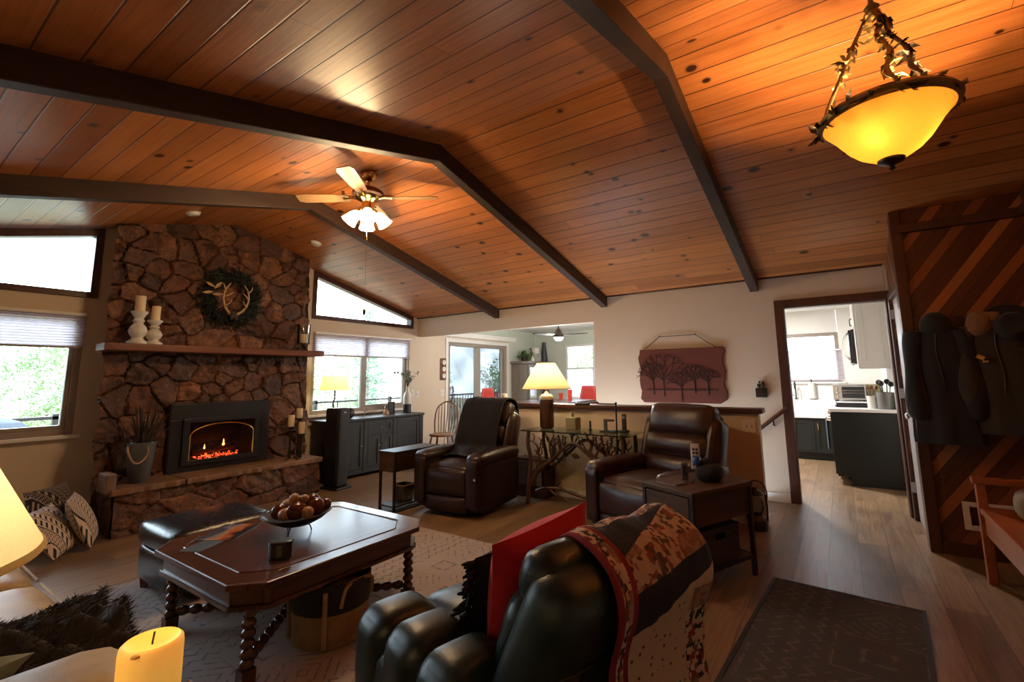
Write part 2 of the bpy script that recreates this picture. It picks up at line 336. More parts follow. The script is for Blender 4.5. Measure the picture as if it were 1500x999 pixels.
    m['redplastic'] = plain('red_paint', (.42, .03, .02), .4); m['tarp'] = plain('blue_grey_cover', (.05, .065, .10), .5)
    m['ember'] = emit('glowing_embers', (1, .07, .02), 4., (.05, .02, .01)); m['flame'] = emit('flame', (1, .36, .08), 6.); m['log'] = plain('charred_log', (.05, .035, .028), .9, var=.5, bump=.5)
    m['firebox'] = plain('dark_firebrick', (.03, .024, .02), .8, var=.3); m['glassdark'] = glass_clear('fire_glass', (.85, .8, .75))
    m['weave'] = fabric('speckled_weave', (.13, .10, .075), .9, 60., .5, .8); m['jar'] = glass_clear('jar_glass', (.95, .97, .96))
mats()

# ------------------------------------------------------------------ geometry helpers
class MB:
    def __init__(s): s.v = []; s.f = []; s.uv = None
    def add(s, vs, fs):
        o = len(s.v); s.v += [Vector(p) for p in vs]; s.f += [tuple(i+o for i in f) for f in fs]; return s
    def xf(s, m):
        s.v = [m @ p for p in s.v]; return s
    def join(s, o): return s.add(o.v, o.f)
    def box(s, c, d, rz=0, rx=0, ry=0):
        x, y, z = d[0]/2, d[1]/2, d[2]/2
        m = Matrix.Translation(c) @ Matrix.Rotation(rz, 4, 'Z') @ Matrix.Rotation(ry, 4, 'Y') @ Matrix.Rotation(rx, 4, 'X')
        vs = [m @ Vector(p) for p in ((-x,-y,-z),(x,-y,-z),(x,y,-z),(-x,y,-z),(-x,-y,z),(x,-y,z),(x,y,z),(-x,y,z))]
        return s.add(vs, [(0,3,2,1),(4,5,6,7),(0,1,5,4),(1,2,6,5),(2,3,7,6),(3,0,4,7)])
    def bb(s, a, b):
        # each further box of a mesh is a hair smaller, so that faces never coincide
        s.nb = getattr(s, 'nb', -1)+1; e = .0006*(s.nb % 6) if s.nb and min(abs(q-p) for p, q in zip(a, b)) > .006 else 0
        return s.box([(p+q)/2 for p, q in zip(a, b)], [abs(q-p)-e for p, q in zip(a, b)])
    def loft(s, rings, cap=True, closed=True):
        n = len(rings[0]); vs = [p for r in rings for p in r]; fs = []
        for k in range(len(rings)-1):
            for i in range(n if closed else n-1):
                j = (i+1) % n; fs.append((k*n+i, k*n+j, (k+1)*n+j, (k+1)*n+i))
        if cap and closed: fs += [tuple(range(n))[::-1], tuple((len(rings)-1)*n+i for i in range(n))]
        return s.add(vs, fs)
    def tube(s, pts, rad, n=10, cap=True):
        pts = [Vector(p) for p in pts]; rads = rad if isinstance(rad, (list, tuple)) else [rad]*len(pts); rings = []
        t = (pts[1]-pts[0]).normalized(); a = t.orthogonal().normalized()
        for i, p in enumerate(pts):
            t2 = (pts[min(i+1, len(pts)-1)]-pts[max(i-1, 0)])
            t2 = t2.normalized() if t2.length > 1e-9 else t
            a = (a-t2*a.dot(t2)).normalized(); b = t2.cross(a)
            rings.append([p+(a*math.cos(2*PI*k/n)+b*math.sin(2*PI*k/n))*rads[i] for k in range(n)])
        return s.loft(rings, cap)
    def cyl(s, c, r, h, n=24, r2=None): return s.lathe([(r, 0), (r if r2 is None else r2, h)], c, n)
    def lathe(s, prof, c=(0, 0, 0), n=24, cap=True, m=None):
        rings = []
        for r, z in prof:
            ring = [Vector((max(r, 1e-4)*math.cos(2*PI*k/n), max(r, 1e-4)*math.sin(2*PI*k/n), z)) for k in range(n)]
            if m: ring = [m @ p for p in ring]
            rings.append([p+Vector(c) for p in ring])
        return s.loft(rings, cap)
    def rbox(s, c, d, r=.03, puff=(0, 0, 0), n=8, rot=None, warp=None):
        # rounded, optionally puffed-up box
        h = Vector(d)/2; r = min(r, min(h)*.999); idx = {}; vs = []; fs = []
        def key(i, j, k):
            if (i, j, k) not in idx:
                q = Vector((2*i/n-1, 2*j/n-1, 2*k/n-1)); p = Vector([math.copysign(abs(math.sin(x*PI/2)), x) if abs(x) < 1 else x for x in q])
                w = Vector([p[t]*h[t] for t in range(3)]); inn = Vector([max(-h[t]+r, min(h[t]-r, w[t])) for t in range(3)])
                df = w-inn; w = inn+(df.normalized()*r if df.length > 1e-9 else df)
                if q.x in (-1, 1) or True:
                    fx, fy, fz = 1-p.x**2, 1-p.y**2, 1-p.z**2
                    w += Vector((p.x*puff[0]*fy*fz, p.y*puff[1]*fx*fz, p.z*puff[2]*fx*fy))
                if warp: w = warp(w)
                if rot: w = rot @ w
                idx[(i, j, k)] = len(vs); vs.append(w+Vector(c))
            return idx[(i, j, k)]
        for a in range(n):
            for b in range(n):
                for q in (0, n):
                    for ax in range(3):
                        def P(u, v):
                            t = [u, v]; t.insert(ax, q); return key(*t)
                        f = (P(a, b), P(a+1, b), P(a+1, b+1), P(a, b+1))
                        if (q == 0) ^ (ax == 1): f = f[::-1]
                        fs.append(f)
        return s.add(vs, fs)
    def ball(s, c, r, n=14, sq=(1, 1, 1), rot=None):
        prof = [(r*math.sin(PI*k/n), -r*math.cos(PI*k/n)) for k in range(n+1)]; o = MB().lathe(prof, n=n+4)
        m = Matrix.Diagonal((*sq, 1)); m = (rot.to_4x4() @ m) if rot else m
        return s.join(o.xf(Matrix.Translation(c) @ m))
    def grid(s, fn, nu, nv, uv=None):
        o = len(s.v); vs = [Vector(fn(i/nu, j/nv)) for j in range(nv+1) for i in range(nu+1)]
        fs = [(j*(nu+1)+i, j*(nu+1)+i+1, (j+1)*(nu+1)+i+1, (j+1)*(nu+1)+i) for j in range(nv) for i in range(nu)]
        if uv: s.uv = [uv(i/nu, j/nv) for j in range(nv+1) for i in range(nu+1)]
        return s.add(vs, fs)
    def prism(s, poly, axis, a, b):
        # poly: list of 2-D points, extruded along axis from a to b
        def P(p, t): q = list(p); q.insert(axis, t); return q
        n = len(poly); vs = [P(p, a) for p in poly]+[P(p, b) for p in poly]
        return s.add(vs, [tuple(range(n)), tuple(range(2*n-1, n-1, -1))]+[(i, i+n, (i+1) % n+n, (i+1) % n) for i in range(n)])

def part(name, mb, mat, parent=None, bevel=0., smooth=False, solid=0., sub=0, loc=None):
    me = bpy.data.meshes.new(name); me.from_pydata([tuple(p) for p in mb.v], [], mb.f)
    bm = bmesh.new(); bm.from_mesh(me); bmesh.ops.recalc_face_normals(bm, faces=bm.faces)
    if mb.uv:
        l = bm.loops.layers.uv.new('UVMap')
        for f in bm.faces:
            for lp in f.loops: lp[l].uv = mb.uv[lp.vert.index]
    if smooth:
        for f in bm.faces: f.smooth = True
        for e in bm.edges:
            if len(e.link_faces) == 2 and e.calc_face_angle(0) > .75: e.smooth = False
    bm.to_mesh(me); bm.free()
    o = bpy.data.objects.new(name, me); COL.objects.link(o)
    me.materials.append(M_[mat] if isinstance(mat, str) else mat)
    if solid: md = o.modifiers.new('thickness', 'SOLIDIFY'); md.thickness = solid; md.offset = 0
    if bevel: md = o.modifiers.new('bevel', 'BEVEL'); md.width = bevel; md.segments = 2; md.limit_method = 'ANGLE'
    if sub: md = o.modifiers.new('subdivision', 'SUBSURF'); md.levels = sub; md.render_levels = sub
    if parent is not None: o.parent = parent
    if loc: o.location = loc
    return o
def tag(o, label, cat, group=None):
    o['label'] = label; o['category'] = cat
    if group: o['group'] = group
    return o
def thing(name, label, cat, loc=(0, 0, 0), rz=0, group=None):
    o = bpy.data.objects.new(name, None); COL.objects.link(o); o.location = loc; o.rotation_euler = (0, 0, rz); o.empty_display_size = .1
    return tag(o, label, cat, group)
def struct(name, mb, mat, parent=None, **kw):
    o = part(name, mb, mat, parent, **kw)
    if parent is None: o['kind'] = 'structure'
    return o
def dup(root, loc, rz=None, label=None):
    r = root.copy(); COL.objects.link(r); r.location = loc
    if rz is not None: r.rotation_euler = (0, 0, rz)
    if label: r['label'] = label
    for ch in list(root.children):
        c = ch.copy(); COL.objects.link(c); c.parent = r
        for g in ch.children:
            d = g.copy(); COL.objects.link(d); d.parent = c
    return r
def pillow(w, h, t, n=14, rot=None, c=(0, 0, 0)):
    mb = MB()
    def side(sg):
        def fn(u, v):
            a, b = 2*u-1, 2*v-1; k = max(0, (1-a*a)*(1-b*b))**.5; pin = 1-.07*(1-abs(a*b))*(abs(a)**6+abs(b)**6)*.9
            return (a*w/2*(1-.10*(1-a*a)*0-.06*abs(a)**3*(1-b*b)), sg*t/2*k, b*h/2*(1-.06*abs(b)**3*(1-a*a)))
        return fn
    mb.grid(side(1), n, n); mb.grid(side(-1), n, n)
    m = Matrix.Translation(c) @ (rot.to_4x4() if rot else Matrix.Identity(4)); return mb.xf(m)
def E3(rx=0, ry=0, rz=0): return (Matrix.Rotation(rz, 3, 'Z') @ Matrix.Rotation(ry, 3, 'Y') @ Matrix.Rotation(rx, 3, 'X'))
def barley(p0, p1, r, turns, amp, n=10, seg=None):
    # barley-twist rod
    p0, p1 = Vector(p0), Vector(p1); L = (p1-p0).length; t = (p1-p0).normalized(); a = t.orthogonal().normalized(); b = t.cross(a)
    seg = seg or int(turns*10); rings = []
    for i in range(seg+1):
        q = i/seg; c = p0+t*L*q; rings.append([])
        for k in range(n):
            th = 2*PI*k/n; rr = r*(1+amp*math.cos(th*1-2*PI*turns*q))
            rings[-1].append(c+(a*math.cos(th)+b*math.sin(th))*rr)
    return MB().loft(rings)
def beads(p0, p1, r, count, n=12, dip=.55):
    p0, p1 = Vector(p0), Vector(p1); pts, rad = [], []
    m = count*8
    for i in range(m+1):
        q = i/m; pts.append(p0.lerp(p1, q)); rad.append(r*(dip+(1-dip)*abs(math.sin(PI*count*q))))
    return MB().tube(pts, rad, n)
def curve(pts, k=6):
    # Catmull-Rom through the points
    P = [Vector(p) for p in pts]; P = [2*P[0]-P[1]]+P+[2*P[-1]-P[-2]]; out = []
    for i in range(1, len(P)-2):
        a, b, c, d = P[i-1:i+3]
        for j in range(k):
            t = j/k; out.append(.5*((2*b)+(c-a)*t+(2*a-5*b+4*c-d)*t*t+(3*b-a-3*c+d)*t**3))
    return out+[P[-2]]
def lerp_r(r, n): return [r[0]+(r[1]-r[0])*i/(n-1) for i in range(n)]

# ------------------------------------------------------------------ room shell
YF, XB, XR, HR, SL, XL = 6.205, 5.758, 2.557, 3.23, .2558, -.65
HC = HR-SL*(XB-XR)
def zc(x): return HR-SL*abs(x-XR)
Y0 = -1.22
fl = MB()
for a, b in (((-.8, -2.2), (4.87, 6.36)), ((4.87, -2.2), (5.87, .85)), ((4.87, 3.4), (5.87, 6.36)), ((5.87, -2.2), (9.8, 6.36))):
    fl.bb((*a, -.12), (*b, 0))
struct('floor', fl, 'floor')
ce = MB()
ce.prism([(XL-.1, zc(XL-.1)), (XR, HR), (XB+.12, zc(XB+.12)), (XB+.12, zc(XB+.12)+.15), (XR, HR+.15), (XL-.1, zc(XL-.1)+.15)], 1, -2.2, YF+.2)
struct('ceiling', ce, 'pine')
def wall_x(strips, y0, y1, name, mat):           # wall in the X-Z plane made of strips
    mb = MB()
    for xa, xb, za, zb in strips:
        ta, tb = (zc(xa) if zb is None else zb), (zc(xb) if zb is None else zb)
        pts = [(xa, za), (xb, za), (xb, tb)]+([(XR, HR)] if zb is None and xa < XR < xb else [])+[(xa, ta)]
        mb.prism(pts, 1, y0, y1)
    return struct(name, mb, mat)
WL0, WL1 = -.53, 1.345
wall_x([(XL-.1, WL0, -.1, None), (WL0, WL1, 0, .86), (WL0, WL1, 2.02, 2.2), (WL1, 1.405, 0, 2.2), (1.405, 3.735, 0, None), (3.735, 3.77, 0, 2.22),
        (3.77, 5.575, 0, .86), (3.77, 5.575, 2.02, 2.22), (5.575, 5.645, 0, 2.22), (5.645, XB, 0, None),
        (XB, 6.54, 0, 2.41), (6.54, 8.44, 2.04, 2.41), (8.44, 9.75, 0, 2.41)], YF, YF+.15, 'wall_gable', 'wall')
wb = MB(); wb.bb((XB, 2.745, 2.085), (XB+.12, YF, 2.42)); wb.bb((XB, .47, -1.2), (XB+.12, 2.745, 2.42)); wb.bb((XB, -.44, 2.07), (XB+.12, .47, 2.42)); wb.bb((XB, -.60, 0), (XB+.12, -.44, 2.42))
struct('wall_back', wb, 'wall')
wl = MB().bb((XL-.12, -2.2, -.1), (XL, YF, zc(XL)+.05)); struct('wall_left', wl, 'wall')
struct('wall_rear', MB().bb((XL, -2.32, -.1), (XB, -2.2, 3.3)), 'wall')
# half wall by the stairs
struct('wall_half', MB().bb((4.775, .655, 0), (4.88, 3.40, .99)), 'wall')
struct('trim_half_wall_cap', MB().bb((4.735, .615, .985), (4.92, 3.42, 1.03)), 'cap', bevel=.008)
struct('baseboard_half_wall', MB().bb((4.760, .64, 0), (4.775, 2.8, .09)).bb((4.760, .64, 0), (4.895, .655, .09)), 'white', bevel=.004)
# closet wall with its door, panelled wall, entry wall
PX, PY = 4.787, -.47
ws = MB().bb((PX, PY-.10, 0), (4.93, PY, zc(PX))).bb((5.66, PY-.10, 0), (XB, PY, zc(5.66))).bb((4.93, PY-.10, 2.04), (5.66, PY, zc(4.93)))
struct('wall_closet', ws, 'cedar')
struct('wall_panelled', MB().prism([(PX, 0), (PX+.1, 0), (PX+.1, zc(PX+.1)), (PX, zc(PX))], 1, Y0-.1, PY-.101), 'cedar')
we = MB().prism([(XR, -.0), (PX, 0), (PX, zc(PX)), (XR, HR)], 1, Y0-.1, Y0); struct('wall_entry', we, 'cedar')
struct('trim_panel_rail', MB().bb((PX-.03, Y0, 2.47), (PX, PY, 2.54)).bb((3.0, Y0, 2.47), (PX-.03, Y0+.03, 2.54)), 'trim', bevel=.004)
struct('trim_corner_post', MB().bb((PX-.025, PY-.05, 0), (PX+.09, PY+.025, zc(PX)-.0)), 'trim', bevel=.006)
struct('baseboard_panelled', MB().bb((PX-.02, Y0, 0), (PX, PY-.05, .09)), 'trim', bevel=.004)
struct('trim_ceiling_edge', MB().bb((XB-.025, -.44, HC-.012), (XB, YF, HC+.012)), 'trim', bevel=.004)
def beam(y, i):
    d, w = .142, .09
    mb = MB(); k = (XB-XR); pts = [(XL, zc(XL)-d), (XR, HR-d), (XB, HC-d), (XB, HC+.02), (XR, HR+.02), (XL, zc(XL)+.02)]
    mb.prism(pts, 1, y-w/2, y+w/2); struct('trim_beam_%d' % i, mb, 'beam', bevel=.006)
for i, y in enumerate((4.408, 2.578, .728)): beam(y, i+1)

# ------------------------------------------------------------------ windows and doors of the gable and dining side
def gable_window(num, x0, x1, mull):
    f = MB(); z0, z1 = .86, 2.02; w = .055; y0, y1 = YF+.01, YF+.10
    f.bb((x0, y0, z0), (x0+w, y1, z1)).bb((x1-w, y0, z0), (x1, y1, z1)).bb((x0, y0, z0), (x1, y1, z0+w)).bb((x0, y0, z1-w), (x1, y1, z1))
    f.bb((mull-.035, y0+.012, z0), (mull+.035, y1, z1))
    f.bb((mull+.03, y0+.02, z0+w), (mull+.06, y1, z1-w)).bb((x1-w-.035, y0+.02, z0+w), (x1-w, y1, z1-w)).bb((mull, y0+.02, z0+w), (x1-w, y1, z0+w+.035))
    o = struct('window_%d' % num, f, 'vinyl', bevel=.004)
    part('window_pane', MB().bb((x0+w, YF+.06, z0+w), (x1-w, YF+.064, z1-w)), 'glass', o)
    part('window_sill', MB().bb((x0-.05, YF-.06, z0-.035), (x1+.05, YF+.02, z0)), 'white', o, bevel=.006)
    b = MB(); n = 12; zb = 1.705
    for sx0, sx1 in ((x0+.015, mull-.002), (mull+.002, x1-.01)):
        b.grid(lambda u, v: (sx0+(sx1-sx0)*u, YF-.025+(.010 if int(round(v*2*n)) % 2 else -.012), zb+(2.015-zb)*v), 1, 2*n)
    bl = thing('cellular_shade', {1: 'white pleated shade raised at left window beside the fireplace', 2: 'white pleated shade pair raised at window above black sideboard'}[num], 'window shade', (0, 0, 0), 0, 'raised window shades')
    part('pleated_fabric', b, 'blind', bl)
    part('head_rail', MB().bb((x0+.01, YF-.05, 2.005), (x1-.005, YF-.002, 2.035)), 'white', bl, bevel=.003)
    part('bottom_rail', MB().bb((x0+.01, YF-.045, zb-.018), (x1-.005, YF-.008, zb)), 'vinyl', bl, bevel=.003)
gable_window(1, WL0, WL1, .40); gable_window(2, 3.77, 5.575, 4.665)
def trapezoid(num, x0, x1, zb):
    w = .06; o = struct('window_%d' % num, (lambda mb: (mb.prism([(x0, zb), (x1, zb), (x1-w, zb+w), (x0+w, zb+w)], 1, YF-.02, YF+.1),
        mb.prism([(x0, zb), (x0+w, zb+w), (x0+w, zc(x0+w)-w-.02), (x0, zc(x0)-.004)], 1, YF-.02, YF+.1),
        mb.prism([(x1, zb), (x1, zc(x1)-.004), (x1-w, zc(x1-w)-w-.02), (x1-w, zb+w)], 1, YF-.02, YF+.1),
        mb.prism([(x0, zc(x0)-.004), (x0+w, zc(x0+w)-w-.02), (x1-w, zc(x1-w)-w-.02), (x1, zc(x1)-.004)], 1, YF-.02, YF+.1), mb)[-1])(MB()), 'trim', bevel=.003)
    part('window_pane', MB().prism([(x0+w, zb+w), (x1-w, zb+w), (x1-w, zc(x1-w)-w-.02), (x0+w, zc(x0+w)-w-.02)], 1, YF+.055, YF+.059), 'glass', o)
trapezoid(3, WL0, 1.41, 2.195); trapezoid(4, 3.735, 5.645, 2.218)
# sliding glass door to the deck
f = MB(); w = .07
x0, x1, zt = 6.54, 8.44, 2.04; ya, yb = YF+.02, YF+.12
f.bb((x0, ya, 0), (x0+w, yb, zt)).bb((x1-w, ya, 0), (x1, yb, zt)).bb((x0, ya, zt-w), (x1, yb, zt)).bb((x0, ya, 0), (x1, yb, .05))
f.bb((7.40, ya, .05), (7.50, yb-.03, zt-w)).bb((7.50, ya+.03, .05), (7.58, yb, zt-w)).bb((x0+w, ya+.03, .05), (x0+w+.05, yb, zt-w)).bb((x1-w-.05, ya+.03, .05), (x1-w, yb, zt-w))
f.bb((x0, ya, .05), (x1, yb, .12))
d3 = struct('door_3', f, 'vinyl', bevel=.004)
part('door_pane', MB().bb((x0+w+.05, YF+.075, .12), (x1-w-.05, YF+.079, zt-w)), 'glass', d3)
part('door_handle', MB().tube([(6.66, YF-.01, .95), (6.66, YF-.03, .98), (6.66, YF-.03, 1.16), (6.66, YF-.01, 1.19)], .012), 'blackmatte', d3)
cas = MB().bb((x0-.07, YF-.018, 0), (x0, YF, zt+.07)).bb((x1, YF-.018, 0), (x1+.07, YF, zt+.07)).bb((x0, YF-.018, zt), (x1, YF, zt+.07))
part('door_casing', cas, 'white', d3, bevel=.003)
val = MB().bb((5.95, YF-.09, 2.14), (8.7, YF-.002, 2.24)); tag(part('door_valance', val, 'white', bevel=.005), 'long white valance rail above the sliding glass door', 'valance')
# dining room shell
struct('wall_dining_far', MB().bb((9.6, 2.5, 0), (9.75, 4.58, 2.41)).bb((9.6, 5.33, 0), (9.75, YF, 2.41)).bb((9.6, 4.58, 0), (9.75, 5.33, .84)).bb((9.6, 4.58, 2.08), (9.75, 5.33, 2.41)), 'wall_green')
struct('wall_dining_side', MB().bb((XB+.12, 2.5, 0), (9.6, 2.6, 2.41)), 'wall_white')
struct('ceiling_dining', MB().bb((XB+.12, 2.5, 2.41), (9.75, YF+.15, 2.5)), 'wall_white')
struct('wall_dining_gable', MB().bb((8.52, YF-.01, 0), (9.6, YF-.0005, 2.41)).bb((XB+.12, YF-.01, 2.25), (8.515, YF-.0005, 2.41)), 'wall_green')
f = MB(); a, b, z0, z1 = 4.58, 5.33, .84, 2.08
f.bb((9.6, a, z0), (9.68, a+.05, z1)).bb((9.6, b-.05, z0), (9.68, b, z1)).bb((9.6, a, z0), (9.68, b, z0+.05)).bb((9.6, a, z1-.05), (9.68, b, z1))
w5 = struct('window_5', f, 'white', bevel=.003)
part('window_pane', MB().bb((9.65, a+.05, z0+.05), (9.654, b-.05, z1-.05)), 'glass', w5)
part('window_sill', MB().bb((9.54, a-.04, z0-.03), (9.62, b+.04, z0)), 'white', w5, bevel=.004)
sh = MB(); sh.grid(lambda u, v: (9.575+(.008 if int(round(v*28)) % 2 else -.008), a+.03+(b-a-.06)*u, .90+.62*v), 1, 28)
t = thing('bottom_up_shade', 'white pleated shade covering lower half of the dining window', 'window shade'); part('pleated_fabric', sh, 'blind', t); part('top_rail', MB().bb((9.555, a+.02, 1.515), (9.598, b-.02, 1.545)), 'white', t, bevel=.003)
# kitchen door casing
c = MB(); cw = .075
for xa, xb in ((XB-.02, XB), (XB+.12, XB+.14)):
    c.bb((xa, .47-.01, 0), (xb, .47+cw, 2.07+cw)).bb((xa, -.44-.03, 0), (xb, -.44+.01, 2.07+cw)).bb((xa, -.44, 2.06), (xb, .47, 2.07+cw))
c.bb((XB, .452, 0), (XB+.12, .47, 2.07)).bb((XB, -.44, 0), (XB+.12, -.425, 2.07)).bb((XB, -.44, 2.052), (XB+.12, .47, 2.07))
struct('door_1', c, 'trim', bevel=.005)
# closet door in the side wall
c = MB().bb((4.86, PY, 0), (4.935, PY+.022, 2.11)).bb((5.655, PY, 0), (5.735, PY+.022, 2.11)).bb((4.86, PY, 2.035), (5.735, PY+.022, 2.11))
d2_m = plain('shaded_white_panel', (.40, .37, .37), .35, var=.03)  # white door, its shade put into the colour as a darker tone
d2 = struct('door_2', c, 'trim', bevel=.004)
part('door_slab', MB().bb((4.94, PY-.05, .01), (5.65, PY-.012, 2.03)), d2_m, d2, bevel=.003)
part('door_panel', MB().bb((5.03, PY-.014, .2), (5.56, PY-.006, .9)).bb((5.03, PY-.014, 1.05), (5.56, PY-.006, 1.9)), d2_m, d2, bevel=.004)
part('door_knob', MB().lathe([(.026, 0), (.026, .006), (.010, .008), (.010, .035), (.026, .045), (.028, .058), (.015, .068), (0, .069)], m=Matrix.Rotation(-PI/2, 4, 'X')), 'steel', d2, smooth=True, loc=(5.02, PY-.012, .98))
for z in (.25, 1.1, 1.85): part('door_hinge', MB().bb((5.645, PY-.012, z), (5.66, PY+.026, z+.09)), 'steel', d2)
struct('baseboard_back', MB().bb((XB-.015, .545, -.02), (XB, .9, .09)), 'white', bevel=.003)
# stair treads going down behind the half wall
st = MB()
for k in range(6): st.bb((4.88, .85+.26*k, -.19*(k+1)-.05), (5.758, .85+.26*(k+1)+.02, -.19*(k+1)))
st.bb((4.88, .84, -.3), (5.758, .85, 0)); struct('floor_stair_treads', st, 'floor')
# stair handrail
t = thing('stair_handrail', 'short dark handrail sloping down the stairwell beside kitchen doorway', 'handrail')
part('rail', MB().tube([(5.695, .50, .985), (5.695, 1.3, .32)], .021, 12), 'cap', t, smooth=True)
part('bracket', MB().tube([(5.695, .64, .86), (5.695, .64, .80), (5.757, .64, .79)], .008).cyl((5.74, .64, .79), .018, .001), 'bronze', t, smooth=True)
# ------------------------------------------------------------------ kitchen shell
KX = 9.3
struct('wall_kitchen_right', MB().bb((XB+.12, -.65, 0), (KX+.12, -.53, 2.41)), 'wall_white')
ya, yb, z0, z1 = -.02, .80, 1.20, 2.02
struct('wall_kitchen_far', MB().bb((KX, yb, 0), (KX+.12, 2.5, 2.41)).bb((KX, -.53, 0), (KX+.12, ya, 2.41)).bb((KX, ya, 0), (KX+.12, yb, z0)).bb((KX, ya, z1), (KX+.12, yb, 2.41)), 'wall_white')
struct('ceiling_kitchen', MB().bb((XB+.12, -.65, 2.41), (KX+.12, 2.5, 2.5)), 'wall_white')
f = MB().bb((KX, ya, z0), (KX+.08, ya+.06, z1)).bb((KX, yb-.06, z0), (KX+.08, yb, z1)).bb((KX, ya, z0), (KX+.08, yb, z0+.05)).bb((KX-.005, ya, z1-.06), (KX+.08, yb, z1))
w6 = struct('window_6', f, 'vinyl', bevel=.003)
part('window_pane', MB().bb((KX+.05, ya+.06, z0+.05), (KX+.054, yb-.06, z1-.06)), 'glass', w6)
part('window_sill', MB().bb((KX-.05, ya-.05, z0-.03), (KX+.01, yb+.05, z0)), 'white', w6, bevel=.003)
sh = MB().grid(lambda u, v: (KX-.02+(.008 if int(round(v*24)) % 2 else -.008), ya-.02+(yb-ya+.04)*u, 1.22+.50*v), 1, 24)
t = thing('pleated_blind', 'white pleated shade covering lower part of the kitchen window', 'window shade'); part('pleated_fabric', sh, 'blind', t); part('top_rail', MB().bb((KX-.04, ya-.02, 1.715), (KX-.002, yb+.02, 1.74)), 'white', t, bevel=.003)

# ------------------------------------------------------------------ stone fireplace
def stone_face(uw, vh, step, seeds, place, amp=.05, seed=3, hole=None, sx=1.0, clip=None):
    # a relief of irregular field stones: cells of a jittered diagram, each with its own tilt, height and colour
    rr = random.Random(seed); P = []
    tries = 0
    while len(P) < seeds and tries < seeds*60:
        tries += 1; p = (rr.uniform(-.1, uw+.1), rr.uniform(-.1, vh+.1)); w = rr.choice((.75, 1, 1, 1.35))
        dmin = .62*math.sqrt(uw*vh/seeds)*w
        if all(((p[0]-q[0])/sx)**2+(p[1]-q[1])**2 > (dmin*.5+q[2]*.5)**2 for q in P): P.append((p[0], p[1], dmin, rr.uniform(-.5, .5), rr.uniform(-.5, .5), rr.uniform(.3, 1), rr.random(), rr.random(), rr.uniform(-.9, .9)))
    nu, nv = int(uw/step), int(vh/step); vs, cols, keep = [], [], {}
    bins = {}
    bs = .25
    for i, p in enumerate(P): bins.setdefault((int(math.floor(p[0]/bs)), int(math.floor(p[1]/bs))), []).append(i)
    for j in range(nv+1):
        for i in range(nu+1):
            u, v = uw*i/nu, vh*j/nv
            n3 = noise.noise_vector((u*4, v*4, seed)); wu, wv = u+.035*n3.x, v+.035*n3.y
            n4 = noise.noise_vector((u*16, v*16, seed+5)); wu += .010*n4.x; wv += .010*n4.y
            bi, bj = int(math.floor(wu/bs)), int(math.floor(wv/bs)); b1 = b2 = (9, None)
            for a in range(-2, 3):
                for b in range(-2, 3):
                    for k in bins.get((bi+a, bj+b), ()):
                        p = P[k]; dx, dy = (wu-p[0])/sx, wv-p[1]; ca, sa = math.cos(p[8]), math.sin(p[8])
                        dx, dy = ca*dx+sa*dy, (-sa*dx+ca*dy)*1.25
                        d = math.sqrt(dx*dx+dy*dy)/(.6+.4*p[2]/.3)
                        if d < b1[0]: b1, b2 = (d, p), b1
                        elif d < b2[0]: b2 = (d, p)
            p = b1[1]; e = b2[0]-b1[0] if b2[1] else .2
            edge = min(1, max(0, e/.034)); dome = 1-(1-edge)**2.2
            hgt = amp*(p[5]*.8*dome+.25*dome*(p[3]*(wu-p[0])*6+p[4]*(wv-p[1])*6))
            rough = noise.fractal((u*9+p[6]*50, v*9, p[7]*20), .9, 2.2, 5)*.030*(.4+p[7])*edge+abs(noise.noise((u*5+p[6]*30, v*14, 3)))*.034*p[7]*edge
            vs.append(place(u, v, max(-.02, hgt+rough))); cols.append((p[6], p[7], max(0, 1-e/.007)))
    fs = []
    for j in range(nv):
        for i in range(nu):
            if hole and hole(uw*(i+.5)/nu, vh*(j+.5)/nv): continue
            a = j*(nu+1)+i; fs.append((a, a+1, a+nu+2, a+nu+1))
    return vs, fs, cols
def stone_part(name, pieces, parent, mat='stone', extra=None):
    mb = MB(); cols = []
    for vs, fs, c in pieces: mb.add(vs, fs); cols += c
    if extra:
        n0 = len(mb.v); mb.join(extra); cols += [(.3, .5, .6)]*(len(mb.v)-n0)
    o = part(name, mb, mat, parent, smooth=True); at = o.data.color_attributes.new('stone', 'FLOAT_COLOR', 'POINT')
    for i, c in enumerate(cols): at.data[i].color = (*c, 1)
    return o
FX0, FX1, FY, HZ, HY = 1.43, 3.50, 5.84, .41, 5.40
def fy(z): return FY+.045*z
fire = thing('stone_fireplace', 'tall brown field stone fireplace with raised hearth and wood mantel', 'fireplace', (0, 0, 0))
IX0, IX1, IZ1 = 2.0, 2.985, 1.10
top = lambda u, v, h: (FX0+u+(.03*noise.noise((v*4.5, 1, 2))*max(0, 1-u/.15)+.045*noise.noise((v*5, 4, 2))*max(0, 1-(FX1-FX0-u)/.15)), fy(v)-h, min(v, zc(min(max(FX0+u, XL), XB))+.01))
hole = lambda u, v: IX0+.06 < FX0+u < IX1-.06 and v < IZ1-.06
front = stone_face(FX1-FX0, 3.24, .0125, 165, top, .085, 11, hole)
def side_l(u, v, h): return (FX0+.05+.30*u, fy(v)+.01+u, min(v, zc(FX0)))
def side_r(u, v, h): return (FX1+h*.3, fy(v)-.02+u, min(v, zc(FX1)))
sl_ = stone_face(.42, 2.98, .02, 28, side_l, .06, 21); sr_ = stone_face(.42, 2.98, .02, 28, side_r, .06, 22)
core = MB().prism([(FX0+.14, 0), (IX0, 0), (IX0, IZ1), (IX1, IZ1), (IX1, 0), (FX1-.03, 0), (FX1-.03, zc(FX1-.03)-.01), (XR, HR-.01), (FX0+.14, zc(FX0+.14)-.01)], 1, FY+.16, YF-.002)
stone_part('chimney_breast', [front, sl_, sr_], fire, extra=core)
HX0, HX1 = 1.49, 3.44
